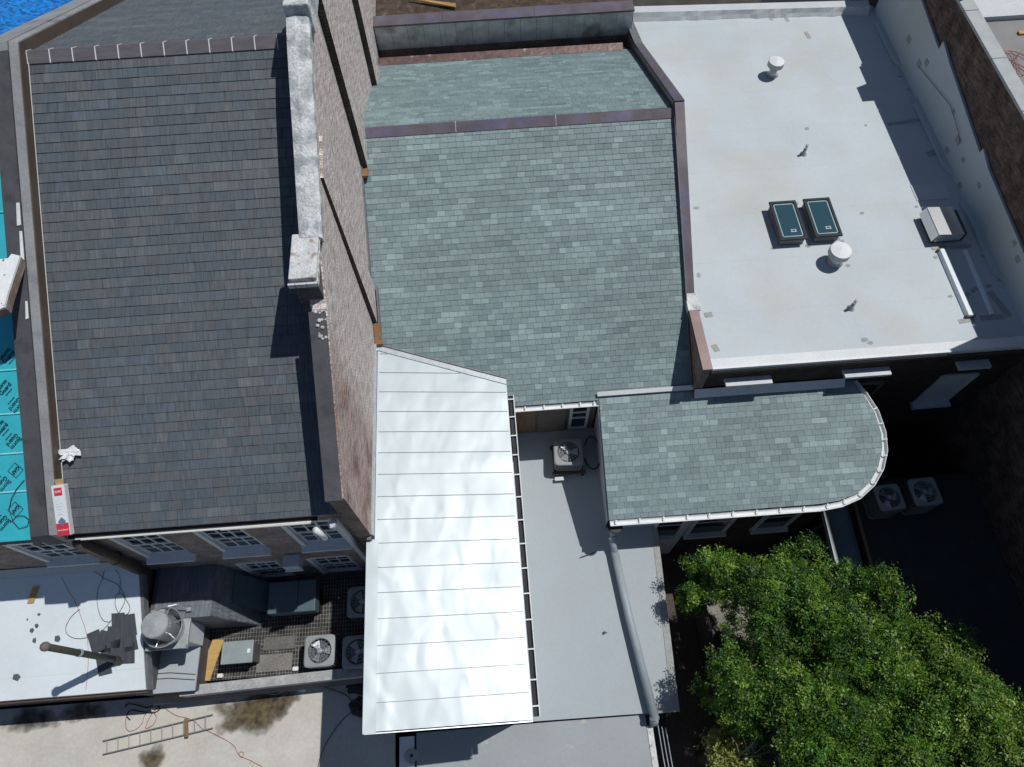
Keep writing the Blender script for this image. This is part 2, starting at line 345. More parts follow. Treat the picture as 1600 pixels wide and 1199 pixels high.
# ------------------------------------------------------------------ slate roofs
def slates(name, parent, origin, eu, ev, nrm, region, w, ex, tones, material, t=.012, wvar=.0, jit=.004, label=None, drift=None, spark=0.0):
    """courses of individual slates: u along the course, v down the slope; region = convex CCW polygon in (u, v)"""
    o = np.array(origin, float); eu = unit(eu); ev = unit(ev); nrm = unit(nrm)
    us = [p[0] for p in region]; vs_ = [p[1] for p in region]
    mb = MB(); v = min(vs_); row = 0; prev = None
    while v < max(vs_):
        u = min(us) - (w*.5 if row % 2 else 0) - random.random()*w*.12; tone_run = random.uniform(.94, 1.06)
        while u < max(us):
            ww = w*(1+random.uniform(-wvar, wvar))
            p = clip([(u+.0025, v), (u+ww-.0025, v), (u+ww-.0025, v+ex+.012), (u+.0025, v+ex+.012)], region)
            if len(p) >= 3:
                k = random.random()
                base = random.choice(tones) if (prev is None or random.random() > .35) else prev
                prev = base
                f = random.uniform(.93, 1.07)*tone_run*(1+spark*(random.random() < .06))
                if drift: f *= drift(u, v)
                colr = tuple(c*f for c in base)
                dz = random.uniform(0, jit); tilt = random.uniform(-.002, .002)
                top = [o + eu*a + ev*b + nrm*(dz + t*(.12+.88*(b-v)/ex) + tilt*(a-u)/w) for a, b in p]
                bot = [q - nrm*(t*1.6) for q in top]
                n = len(p)
                mb.poly(top+bot, [list(range(n))[::-1]] + [[i, (i+1) % n, n+(i+1) % n, n+i] for i in range(n)], colr)
            u += ww
        v += ex; row += 1
    base = MB()
    top = [o + eu*a + ev*b - nrm*.004 for a, b in region]
    ob = mb.build(name, material, parent, label=label)
    base.extr(top, -nrm*.06); base.build("underlay", M['bitumen'], ob)
    return ob

# ------------------------------------------------------------------ gutters
def gutter(parent, path, r=.07, side=None, straps=(), name="gutter", material='white_paint', outer=-1):
    """half round trough along a path; straps = distances along the path"""
    path = [np.array(p, float) for p in path]; mb = MB(); K = 7
    rings_o, rings_i, frames = [], [], []
    for i, p in enumerate(path):
        t = unit(path[min(i+1, len(path)-1)] - path[max(i-1, 0)]); s_ = unit(np.cross(t, (0, 0, 1))); w = np.cross(s_, t); frames.append((t, s_, w))
        rings_o.append([p + r*(math.cos(a)*s_ + math.sin(a)*w) for a in np.linspace(math.pi, 2*math.pi, K)])
        rings_i.append([p + (r-.008)*(math.cos(a)*s_ + math.sin(a)*w) for a in np.linspace(math.pi, 2*math.pi, K)])
    n = len(path)
    for rings, flip in ((rings_o, 0), (rings_i, 1)):
        vs_ = [q for R_ in rings for q in R_]
        mb.poly(vs_, [[i*K+k, i*K+k+1, (i+1)*K+k+1, (i+1)*K+k] for i in range(n-1) for k in range(K-1)])
    g = mb.build(name, M[material] if isinstance(material, str) else material, parent, smooth=True)
    rim = MB()
    rim.tube([R_[outer] for R_ in rings_o], .014, 6)
    rim.build("rim", M['white_paint'], g)
    for i in (0, n-1):
        e = MB(); e.extr(rings_o[i], frames[i][0]*.006); e.build("end_cap", M['white_paint'], g)
    seg = [np.linalg.norm(path[i+1]-path[i]) for i in range(n-1)]; 
    for d in straps:
        i = 0
        while i < n-2 and d > seg[i]: d -= seg[i]; i += 1
        f = min(d/seg[i], 1); p = path[i]*(1-f)+path[i+1]*f; t, s_, w = frames[i]
        b = MB(); b.frame(p - s_*(r+.012) - t*.015 + w*.006, s_*(2*r+.024), t*.03, w*.012); b.build("bracket", M['white_paint'], g)
    return g

# ------------------------------------------------------------------ sash windows in a wall whose outside faces -y
def sash_window(parent, x0, x1, z0, z1, y, depth=.13, cols=3, rows=4, fr='white_paint', sill=.16):
    f = MB()
    f.box(x0-.05, x0+.05, y-.03, y+depth, z0, z1); f.box(x1-.05, x1+.0, y+.03, y+depth, z0, z1)
    f.box(x0+.05, x1-.05, y-.03, y+depth, z1-.07, z1+.03)
    w = f.build("window", M[fr], parent)
    MB().poly([(x0-.06, y-sill, z0-.02), (x1+.06, y-sill, z0-.02), (x1+.06, y+depth, z0+.06), (x0-.06, y+depth, z0+.06), (x0-.06, y-sill, z0-.09), (x1+.06, y-sill, z0-.09), (x1+.06, y+depth, z0-.09), (x0-.06, y+depth, z0-.09)],
             [[0,1,2,3],[4,7,6,5],[0,4,5,1],[1,5,6,2],[2,6,7,3],[3,7,4,0]]).build("sill", M[fr], w)
    s = MB(); a, b, c, d = x0+.05, x1-.05, z0+.06, z1-.07; zm = (c+d)/2
    for zz0, zz1, yy in ((c, zm, y+depth-.05), (zm, d, y+depth-.09)):
        s.box(a, a+.05, yy-.03, yy, zz0, zz1); s.box(b-.05, b, yy-.03, yy, zz0, zz1)
        s.box(a+.05, b-.05, yy-.03, yy, zz0, zz0+.06); s.box(a+.05, b-.05, yy-.03, yy, zz1-.045, zz1)
        for i in range(1, cols): xx = a+.05+(b-a-.1)*i/cols; s.box(xx-.017, xx+.017, yy-.024, yy-.004, zz0+.06, zz1-.045)
        for i in range(1, rows//2): zz = zz0+.06+(zz1-zz0-.105)*i/(rows//2); s.box(a+.05, b-.05, yy-.022, yy-.006, zz-.017, zz+.017)
    s.build("sash", M[fr], w)
    g = MB(); g.box(a+.01, b-.01, y+depth-.058, y+depth-.045, c+.01, d-.01); g.build("pane", M['glass'], w)
    return w
def wall_y(name, x0, x1, z0, z1, y, holes, m, parent, depth=.2, label=None):
    """wall facing -y with openings (xa, xb, za, zb)"""
    xs = sorted({x0, x1, *[h[0] for h in holes], *[h[1] for h in holes]}); zs = sorted({z0, z1, *[h[2] for h in holes], *[h[3] for h in holes]})
    mb = MB()
    for i in range(len(xs)-1):
        for j in range(len(zs)-1):
            cx, cz = (xs[i]+xs[i+1])/2, (zs[j]+zs[j+1])/2
            if any(h[0] < cx < h[1] and h[2] < cz < h[3] for h in holes): continue
            mb.face([(xs[i], y, zs[j]), (xs[i+1], y, zs[j]), (xs[i+1], y, zs[j+1]), (xs[i], y, zs[j+1])])
    for a, b, c, d in holes:
        mb.face([(a, y, c), (a, y+depth, c), (a, y+depth, d), (a, y, d)]); mb.face([(b, y, c), (b, y, d), (b, y+depth, d), (b, y+depth, c)])
        mb.face([(a, y, c), (b, y, c), (b, y+depth, c), (a, y+depth, c)]); mb.face([(a, y, d), (a, y+depth, d), (b, y+depth, d), (b, y, d)])
    mb.face([(x0, y+depth+.1, z0), (x1, y+depth+.1, z0), (x1, y+depth+.1, z1), (x0, y+depth+.1, z1)])
    mb.face([(x0, y, z0), (x0, y+depth+.1, z0), (x0, y+depth+.1, z1), (x0, y, z1)]); mb.face([(x1, y, z0), (x1, y+depth+.1, z0), (x1, y+depth+.1, z1), (x1, y, z1)])
    mb.face([(x0, y, z1), (x1, y, z1), (x1, y+depth+.1, z1), (x0, y+depth+.1, z1)])
    return mb.build(name, m, parent, label=label)

# ================================================================== SETTING
g = MB(); g.box(-250, 250, -250, 250, -.3, 0); tag(g.build("ground", M['ground_dark']), kind='structure')
pv = MB(); pv.extr([at(1088, 925, .004), at(1200, 935, .004), at(1200, 1010, .004), at(1135, 1003, .004)][::-1], (0, 0, .02)); tag(pv.build("garden_paving", M['paving']), kind='structure')
pv = MB(); pv.extr([at(1090, 962, .006), at(1122, 985, .006), at(1112, 1000, .006), at(1095, 1008, .006)][::-1], (0, 0, .02)); tag(pv.build("brick_path", M['brick_top']), kind='structure')
pv = MB(); pv.box(4.0, 5.3, -6, 5.2, .005, .03); tag(pv.build("alley_paving", M['wood_dark']), kind='structure')

# ================================================================== 1 DARK SLATE HOUSE (left)
DS = .533; DZ = lambda y: 8.7 + DS*(y-4.28)                       # south slope
YR, ZR = 12.44, 8.7 + DS*(12.44-4.28)
nS = unit((0, -DS, 1)); dS = unit((0, -1, -DS)); DN = .445; nN = unit((0, DN, 1)); dN = unit((0, 1, -DN))
house = thing("slate_house", "brick house with the dark grey slate roof between two parapets", "house")
Lroof = (YR-4.27)*math.hypot(1, DS)
dt = [(.9,.94,.98),(1.0,1.0,1.0),(1.08,1.0,.98),(.86,.9,.94),(1.18,1.12,1.07),(.94,.98,1.04),(1.02,1.03,1.0),(.96,.97,.96)]
slates("south_roof_slope", house, (-8.56, YR, ZR), (1, 0, 0), dS, nS, [(0, 0), (5.33, 0), (5.33, Lroof), (0, Lroof)], .25, .19, dt, M['slate_dark'], wvar=.22, t=.014,
       drift=lambda u, v: 1.03-.03*math.sin(u*1.3+v*.9)*math.cos(v*.5), spark=.14)
slates("north_roof_slope", house, (-8.56, YR, ZR), (1, 0, 0), dN, nN, [(0, 0), (5.33, 0), (5.33, 9), (0, 9)], .25, .19, [tuple(c*1.06 for c in q) for q in dt], M['slate_dark'], wvar=.22, t=.014)
nt_ = 12; wt = 5.2/nt_
for i in range(nt_):
    x0 = -8.53 + i*wt; tcol = .9+.2*random.random()
    rt = MB(); rt.extr([(x0+.012, YR-.2, ZR-.2*DS+.035), (x0+.012, YR, ZR+.06), (x0+.012, YR+.16, ZR-.16*DN+.04), (x0+.012, YR+.16, ZR-.16*DN+.0), (x0+.012, YR-.2, ZR-.2*DS-.01)], (wt-.024, 0, 0))
    r_ = rt.build("ridge_tile", M['ridge'], house)
    j = MB(); j.extr([(x0-.009, YR-.205, ZR-.205*DS+.042), (x0-.009, YR, ZR+.068), (x0-.009, YR+.165, ZR-.165*DN+.046), (x0-.009, YR+.165, ZR-.1-.03), (x0-.009, YR-.205, ZR-.15)], (.018, 0, 0)); j.build("mortar_joint", M['white_paint'], r_)
# edge flashing (brown gutter strip) beside the left parapet and its thin bright edge
f_ = MB(); f_.prx([(4.2, DZ(4.2)-.1), (YR, ZR-.1), (YR+9, ZR-.1-DN*9), (YR+9, ZR+.24-DN*9), (YR, ZR+.24), (4.2, DZ(4.2)+.24)], -8.56, -8.53); f_ = f_.build("valley_flashing", M['brown_flash'], house)
e = MB(); e.tube([(-8.515, 4.2, DZ(4.2)+.03), (-8.515, YR, ZR+.03)], .008, 6); e.build("flashing_edge", M['pvc'], f_)
# facade with openings
W_up = [(-10.13, -9.12), (-8.05, -7.1), (-6.36, -5.42), (-4.6, -3.6)]
W_lo = [(-6.52, -5.6), (-4.84, -3.86)]
holes = [(a, b, 6.38, 8.16) for a, b in W_up[1:]] + [(a, b, 3.55, 5.25) for a, b in W_lo]
wall_y("south_wall", -8.9, -3.02, 0, 8.62, 4.35, holes, M['brick_facade'], house)
for a, b in W_up[1:]: sash_window(house, a, b, 6.38, 8.16, 4.35)
for a, b in W_lo: sash_window(house, a, b, 3.55, 5.25, 4.35)
b_ = MB(); b_.box(-8.9, -3.5, 4.7, 24.0, 0, 8.3); b_.build("inner_walls", M['brick_end'], house)
gut = gutter(house, [(-8.62, 4.235, 8.6), (-3.72, 4.235, 8.6)], .05, straps=[], name="eave_gutter", material='bitumen')
c_ = MB(); c_.tube([(-8.3, 4.165, 8.6), (-5.6, 4.165, 8.605)], .012, 6); c_.tube([(-5.6, 4.16, 8.6), (-3.85, 4.15, 8.615)], .024, 6); c_.build("fascia_trim", M['pvc'], house)
# downspouts
dp = MB(); dp.box(-3.49, -3.38, 4.16, 4.27, 3.0, 8.45); dsp = dp.build("downspout", M['siding'], house, bevel=.012)
o_ = MB(); o_.lathe([(.05, 0), (.075, .12), (.075, .2)], (-3.45, 4.1, 8.4), 12); o_.build("outlet", M['siding'], dsp)
dp = MB(); dp.tube([(-8.47, 4.2, 8.4), (-8.45, 4.19, 5.7)], .12, 12); dp.lathe([(.14, 0), (.14, .1)], (-8.46, 4.2, 6.9), 12); d2 = dp.build("downspout", M['brown_flash'], house, smooth=True, label="wide brown downspout")
cd = MB(); cd.tube([(-8.78, 4.26, 8.0), (-8.76, 4.26, 6.2), (-8.55, 4.1, 5.95)], .022, 6); cd.build("conduit", M['pvc'], house)
pv = MB(); pv.tube([(-3.72, 3.98, 8.72), (-3.66, 3.95, 8.2)], .06, 12); tag(pv.build("pipe_offcut", M['white_paint'], smooth=True), "short white plastic pipe hanging at the right end of the dark roof's gutter", "pipe")

# ================================================================== 2 LEFT PARTY PARAPET
par = thing("parapet", "grey membrane covered parapet along the left edge of the dark slate roof", "parapet")
YE = YR+8.0
def zr_(y): return DZ(y) if y <= YR else ZR - DN*(y-YR)
ys = [4.2, 7.0, 8.4, 9.4, 11, YR, 14, 16.5, YE]
def strip(xa, za, xb, zb, th, m, name, parent, label=None):
    mb = MB()
    for i in range(len(ys)-1):
        y0, y1 = ys[i], ys[i+1]
        mb.extr([(xa, y0, zr_(y0)+za), (xb, y0, zr_(y0)+zb), (xb, y1, zr_(y1)+zb), (xa, y1, zr_(y1)+za)], (0, 0, -th))
    return mb.build(name, m, parent, label=label)
strip(-8.72, .275, -8.555, .262, .5, M['membrane_grey'], "inner_sheet", par)
strip(-8.745, .255, -8.718, .255, .4, M['bitumen'], "groove", par)
lp = MB(); y0, y1 = 4.2, YR-.15
lp.extr([(-9.10, y0, DZ(y0)+.235), (-8.74, y0, DZ(y0)+.285), (-8.74, y1, DZ(y1)+.285), (-9.10, y1, DZ(y1)+.235)], (0, 0, -.6)); lp.extr([(-9.32, y0, DZ(y0)-.2), (-9.095, y0, DZ(y0)+.235), (-9.095, y1, DZ(y1)+.235), (-9.32, y1, DZ(y1)-.2)], (0, 0, -.3)); lp.build("outer_sheet", M['membrane_dark'], par)
lp = MB(); y0, y1 = YR-.15, YE; zz = [zr_(y0), ZR, zr_(y1)]
for (a, za), (b, zb) in (((y0, zz[0]), (YR, ZR)), ((YR, ZR), (y1, zz[2]))): lp.extr([(-9.36, a, za+.22), (-8.74, a, za+.29), (-8.74, b, zb+.29), (-9.36, b, zb+.22)], (0, 0, -.5))
lp.build("outer_sheet", M['membrane_grey'], par)
for i, (q, l, w_) in enumerate([((28, 335), .38, .07), ((33, 385), .5, .06), ((41, 485), .3, .05)]):
    p = on(q[0], q[1], (0, -DS, 1), 8.7-DS*4.28+.3)
    mb = MB(); mb.extr([(p[0]-w_/2, p[1]-l/2, DZ(p[1]-l/2)+.292), (p[0]+w_/2, p[1]-l/2+.02, DZ(p[1]-l/2)+.292), (p[0]+w_/2+.01, p[1]+l/2, DZ(p[1]+l/2)+.292), (p[0]-w_/2+.02, p[1]+l/2, DZ(p[1]+l/2)+.292)], (0, 0, .01)); mb.build("white_patch", M['white_paint'], par)

# ================================================================== 3 TURQUOISE UNDERLAYMENT HOUSE
nh = thing("neighbour_house", "house whose bare roof is covered in turquoise underlayment", "house")
TC = 8.7-DS*4.28-.15
TZ = lambda y: TC + DS*y
tm = MB()
edges = [4.28, 5.11, 5.77, 6.45, 7.2, 8.4, 9.9, 11.2, YR]
for i in range(len(edges)-1):
    y0, y1 = edges[i], edges[i+1]; k = .012
    tm.extr([(-16, y0-.02, TZ(y0)+k), (-9.31, y0-.02, TZ(y0)+k), (-9.31, y1, TZ(y1)), (-16, y1, TZ(y1))], (0, 0, -.03))
ul = tm.build("underlayment", M['turquoise'], nh)
lap = MB()
for y in edges[1:-1]: lap.frame((-16, y-.012, TZ(y)+.004), (6.69, 0, 0), (0, .02, .02*DS), (0, 0, .012))
lap.build("lap_edge", mat("lap_white", (.35, .75, .8), rough=.4, bump=0), ul)
wall_y("south_wall", -16, -8.92, 0, 8.4, 4.36, [(W_up[0][0], W_up[0][1], 6.6, 8.1)], M['brick_facade'], nh)
sash_window(nh, W_up[0][0], W_up[0][1], 6.6, 8.1, 4.36, sill=.12)
b_ = MB(); b_.box(-16, -9.3, 4.7, 18, 0, 8.0); b_.build("inner_walls", M['brick_end'], nh)
wd = MB(); wd.box(-16, -9.1, 4.3, 4.42, 8.25, 8.52); wd.build("eave_board", M['wood_dark'], nh)
# printed words
def text_mesh(body, size, o, ex, ey, m, parent, name="lettering", th=.002):
    cu = bpy.data.curves.new("t", 'FONT'); cu.body = body; cu.size = size; cu.extrude = th; cu.offset = size*.008; cu.align_x = 'CENTER'; cu.align_y = 'CENTER'
    to = bpy.data.objects.new("t", cu); COL.objects.link(to); dg = bpy.context.evaluated_depsgraph_get()
    me = bpy.data.meshes.new_from_object(to.evaluated_get(dg)); bpy.data.objects.remove(to)
    ex = unit(ex); ey = np.array(ey, float); ey = unit(ey - ex*np.dot(ex, ey)); ez = np.cross(ex, ey)
    me.transform(Matrix(((ex[0], ey[0], ez[0], o[0]), (ex[1], ey[1], ez[1], o[1]), (ex[2], ey[2], ez[2], o[2]), (0, 0, 0, 1))))
    me.materials.clear(); me.materials.append(m)
    ob = bpy.data.objects.new(name, me); COL.objects.link(ob); ob.parent = parent; return ob
eU, eV = np.array([1., 0, 0]), unit((0, 1, DS))
def print_group(px, py, ang, diamond=True, clipx=-9.36):
    o = np.array(on(px, py, (0, -DS, 1), TC+.03)); a = math.radians(ang)
    d = math.cos(a)*eU + math.sin(a)*eV; u = -math.sin(a)*eU + math.cos(a)*eV; n = np.cross(eU, eV)
    if diamond:
        dm = MB(); R_ = .14
        cs = [o+d*R_+u*0-d*.0, o+u*R_, o-d*R_, o-u*R_]; cs = [o+(d+u)*R_*.75, o+(u-d)*R_*.75, o-(d+u)*R_*.75, o+(d-u)*R_*.75]
        for i in range(4): dm.tube([cs[i], cs[(i+1) % 4]], .004, 4)
        dm.build("printed_frame", M['ink'], ul); text_mesh("GAF", .1, o, d, u, M['ink'], ul)
        o = o + d*.36
    text_mesh("Storm", .115, o+u*.05, d, u, M['ink'], ul); text_mesh("Guard", .115, o-u*.05, d, u, M['ink'], ul)
    text_mesh("leak barrier", .04, o-u*.14, d, u, M['ink'], ul)
print_group(24, 735, 225); print_group(24, 796, 225)
print_group(22, 690, 225, False); print_group(5, 605, 45, False); print_group(0, 668, 45, False); print_group(26, 634, 225, False)
print_group(10, 556, 45, False)
wire = MB(); pts = [(38, 750), (26, 764), (18, 778), (14, 795), (20, 815), (30, 826), (43, 822), (45, 812), (38, 806), (26, 806), (18, 815)]
wire.tube([np.array(on(x, y, (0, -DS, 1), TC+.05)) for x, y in pts], .007, 5); tag(wire.build("wire", M['cord_dark']), "thin grey wire looped on the turquoise roof by the eave", "wire")
# blue tarp over the far slope, behind the parapet
tp = MB(); nx_, ny_ = 44, 60
P4 = lambda i, j: (-20+10.9*i/nx_, YR+.3+16*j/ny_, ZR-.2-DN*(.3+16*j/ny_)+.09*math.sin(i*1.7+j)*math.cos(j*1.3+i*.4)+random.uniform(-.04, .04))
tp.poly([P4(i, j) for j in range(ny_+1) for i in range(nx_+1)], [[j*(nx_+1)+i, j*(nx_+1)+i+1, (j+1)*(nx_+1)+i+1, (j+1)*(nx_+1)+i] for j in range(ny_) for i in range(nx_)])
t_ = tp.build("tarpaulin", M['tarp'], smooth=True); tag(t_, "crumpled bright blue tarpaulin over the roof beyond the parapet", "tarpaulin")
sm = t_.modifiers.new("s", 'SOLIDIFY'); sm.thickness = .01
# white chimney on the parapet's far side
ch = thing("chimney", "peeling white painted chimney stack on the turquoise roof", "chimney")
ct = 11.5
c_ = [at(-14, 492, ct), at(9, 482, ct), at(14, 462, ct), at(21, 440, ct), at(29, 416, ct), at(33, 402, ct), at(20, 399, ct), at(15, 406, ct), at(-14, 409, ct)]
mb = MB(); mb.extr([(x, y, ct-.16) for x, y, z in c_], (0, 0, .16)); mb.build("stack", M['brick_end'], ch)
mb = MB(); mb.extr([(x, y, ct+.003) for x, y, z in c_], (0, 0, .04)); mb.build("cap", M['flaky'], ch)

# ================================================================== 4 BIG BRICK GABLE WALL
bw = thing("gable_wall", "tall whitewashed and bare brick party wall between the dark and green roofs", "wall")
prof = [(4.28, 9.54), (7.15, 11.25), (8.3, 12.05), (9.07, 12.43), (10.03, 12.87), (10.75, 13.22), (11.5, 13.56), (12.1, 13.78), (13.2, 13.7), (15, 12.8), (19.0, 10.9), (22, 10.2)]
mb = MB(); mb.prx([(4.28, 0)] + prof + [(22, 0)], -3.29, -3.0)
mbw = mb.build("wall", M['brick_wall'], bw)
mb = MB(); mb.face([(-3.3, 4.277, 0), (-2.99, 4.277, 0), (-2.99, 4.277, 9.5), (-3.3, 4.277, 9.5)]); mb.face([(-3.3, 4.28, 0), (-2.99, 4.28, 0), (-2.99, 4.28, 9.5), (-3.3, 4.28, 9.5)]); mb.build("end_face", M['brick_end'], bw)
for y0, y1, zt, zb in ((9.55, 10.35, 12.25, 3), (13.0, 13.95, 13.55, 3), (17.1, 18.0, 11.75, 3)):
    zt2 = zt + (.25 if y0 < 10 else -.2); xt = -2.94 if y0 < 10 else -2.85; zm = (zt+zb)/2; A = [(-3.0, y0, zb), (-2.845, y0, zb), ((-2.845+xt)/2, y0, zm), (xt, y0, zt), (-3.0, y0, zt)]; B = [(x, y1, z+(zt2-zt if z > 5 else 0)) for x, y, z in A]
    mb = MB(); mb.poly(A+B, [[5, 6, 7, 8, 9], [1, 6, 7, 2][::-1], [2, 7, 8, 3][::-1], [3, 8, 9, 4][::-1]]); fb = mb.build("flue_breast", M['brick_wall'], bw)
    mb = MB(); mb.face(A); mb.build("shade_side", M['brick_shade'], fb)  # south side's shade painted in as darker brick without whitewash
cp = MB(); a, b = (4.22, 9.53), (7.2, 11.29); cp.prx([(a[0], a[1]+.02), (b[0], b[1]+.02), (b[0], b[1]+.09), (a[0], a[1]+.09)], -3.32, -3.02); cp.build("south_coping", M['membrane_dark'], bw, label="black membrane coping")
# rough white coping of the upper part
cp = MB(); n_ = 60; W0, W1 = [], []
def prz(y):
    for (y0, z0), (y1, z1) in zip(prof, prof[1:]):
        if y0 <= y <= y1: return z0 + (z1-z0)*(y-y0)/(y1-y0)
    return prof[-1][1]
yy = [8.3 + (20-8.3)*i/n_ for i in range(n_+1)]; V = []
for y in yy:
    for xx, dz in ((-3.37+random.uniform(-.012, .012), -.06), (-3.35, .05), (-3.18, .07+random.uniform(-.01, .01)), (-3.0, .05), (-2.945+random.uniform(-.01, .012), -.0), (-2.95, -.14+random.uniform(-.05, .05))):
        V.append((xx, y, prz(y)+dz))
cp.poly(V, [[i*6+k, i*6+k+1, (i+1)*6+k+1, (i+1)*6+k] for i in range(n_) for k in range(5)] + [[0, 1, 2, 3, 4, 5]]); cp.build("rendered_coping", M['cap_old'], bw)
mb = MB(); mb.box(-3.36, -2.9, 12.0, 12.95, 13.4, 14.0); mb.build("ridge_block", M['cap_old'], bw, bevel=.03)
st = thing("chimney_stub", "cut-down square chimney with flaking white top on the brick party wall", "chimney")
mb = MB(); mb.box(-3.47, -3.03, 7.42, 8.38, 9.6, 11.9); mb.build("stack", brick("brick_stub", (.12, .11, .105), (.09, .085, .085), (.15, .14, .13), 'y'), st)
mb = MB(); mb.box(-3.52, -3.0, 7.36, 8.42, 11.9, 12.0); mb.build("band", M['brick_top'], st)
mb = MB(); mb.box(-3.49, -3.01, 7.42, 8.4, 12.0, 12.1); mb.build("cap", M['white_old'], st, bevel=.02)
rb = MB()
for _ in range(14):
    x, y = random.uniform(-3.2, -3.02), random.uniform(6.75, 7.25); s = random.uniform(.02, .05); z = 11.29-(7.2-y)*.6+.08
    rb.lathe([(s*.7, 0), (s, s*.4), (s*.5, s*.9)], (x, y, z), 6)
rb.build("mortar_rubble", M['white_old'], bw)
# flashing along the wall foot above the green roof and the ledge of the lower breast
TS = .55; TYR, TZR = 13.84, 9.38; TZt = lambda y: TZR - TS*(TYR-y)
fl = MB()
for y0, y1, xx in ((10.35, 13.0, -3.0), (9.2, 9.55, -3.0)):
    fl.extr([(xx, y0, TZt(y0)+.02), (xx+.035, y0, TZt(y0)+.02), (xx+.035, y1, TZt(y1)+.02), (xx, y1, TZt(y1)+.02)], (0, 0, .16))
fl.extr([(-2.86, 9.2, TZt(9.2)+.02), (-2.82, 9.2, TZt(9.2)+.02), (-2.82, 10.35, TZt(10.35)+.02), (-2.86, 10.35, TZt(10.35)+.02)], (0, 0, .2))
fl.build("step_flashing", M['lead'], bw)
mb = MB(); mb.extr([(-2.985, 9.1, TZt(9.1)+.1), (-2.8, 9.1, TZt(9.1)+.1), (-2.82, 9.53, TZt(9.53)+.16), (-2.985, 9.53, TZt(9.53)+.16)], (0, 0, .08)); mb.build("rust_flashing", M['orange_metal'], bw)
mb = MB(); mb.box(-2.985, -2.84, 12.72, 12.98, 8.9, 8.98); mb.build("rust_flashing", M['orange_metal'], bw)
mb = MB(); mb.extr([(-3.0, 4.3, 6.83), (-2.95, 4.3, 6.83), (-2.95, 9.1, 6.83), (-3.0, 9.1, 6.83)], (0, 0, .14)); mb.build("foot_flashing", M['galv'], bw)

# ================================================================== 5 GREEN SLATE HOUSE (centre)
gh = thing("green_slate_house", "centre house with pale green slate roof, copper ridge and curved bay", "house")
nT = unit((0, -TS, 1)); dT = unit((0, -1, -TS)); LT = (TYR-7.6)*math.hypot(1, TS)
tt = [(1, 1, 1), (1.03, 1.03, 1.02), (.92, .93, .94), (.82, .83, .84), (1.16, 1.15, 1.13), (.97, .98, .97), (.9, .92, .92), (1.0, 1.02, 1.0), (1.28, 1.27, 1.24), (.95, .96, .96)]
slates("south_roof_slope", gh, (-3.0, TYR, TZR), (1, 0, 0), dT, nT, [(0, 0), (7.87, 0), (7.87, LT), (0, LT)], .205, .14, tt, M['slate_teal'], wvar=.16, t=.011,
       drift=lambda u, v: 1.0+.055*math.sin(u*1.1+v*.7)+.045*math.cos(v*1.5-u*.6), spark=.1)
NS_ = .42; nNt = unit((0, NS_, 1)); dNt = unit((0, 1, -NS_))
slates("north_roof_slope", gh, (-3.0, TYR, TZR), (1, 0, 0), dNt, nNt, [(0, 0), (7.87, 0), (7.87, 5.55), (0, 5.55)], .205, .14, tt, M['slate_teal'], wvar=.16, t=.011, drift=lambda u, v: .94)
rc = MB()
for x0, x1 in ((-2.98, -.6), (-.59, 1.9), (1.91, 4.86)):
    rc.extr([(x0, TYR-.19, TZR-.19*TS+.03), (x0, TYR, TZR+.06), (x0, TYR+.1, TZR-.1*NS_+.045), (x0, TYR+.1, TZR-.1*NS_), (x0, TYR-.19, TZR-.19*TS-.01)], (x1-x0, 0, 0))
rcb = rc.build("ridge_flashing", M['copper'], gh)
for x in (-.6, 1.9): 
    mb = MB(); mb.extr([(x-.006, TYR-.195, TZR-.195*TS+.035), (x-.006, TYR, TZR+.066), (x-.006, TYR+.1, TZR+.01)], (.014, 0, 0)); mb.build("solder_seam", M['white_old'], rcb)
# walls
wall_y("south_wall", -2.98, 2.55, 0, 5.85, 7.85, [], M['wood_grey'], gh)
mb = MB(); mb.box(.2, .92, 7.81, 7.845, 3.7, 5.7); mb.build("door", M['wood_brown'], gh)
dr = MB(); dr.box(1.0, 1.75, 7.80, 7.845, 3.7, 5.6); dr.build("shutter", M['wood_grey'], gh)
sh = MB()
for z in (4.2, 4.35, 4.5): pass
sh.box(1.85, 1.92, 7.78, 7.845, 3.8, 5.3); sh.box(2.3, 2.37, 7.78, 7.845, 3.8, 5.3); sh.box(1.92, 2.3, 7.78, 7.845, 3.8, 3.9); sh.box(1.92, 2.3, 7.78, 7.845, 5.2, 5.3); sh.box(1.92, 2.3, 7.78, 7.845, 4.5, 4.56); sh.box(1.92, 2.3, 7.78, 7.845, 4.85, 4.91)
w_ = sh.build("window", M['siding'], gh); mb = MB(); mb.box(1.92, 2.3, 7.81, 7.84, 3.9, 5.2); mb.build("pane", M['glass'], w_)
b_ = MB(); b_.box(-2.98, 4.85, 8.2, 20.0, 0, 5.9); b_.build("inner_walls", M['brick_end'], gh)
gutter(gh, [(.28, 7.53, 5.9), (2.5, 7.53, 5.9)], .065, straps=[.35, .83, 1.3, 1.75, 2.1], name="eave_gutter", material='white_paint')
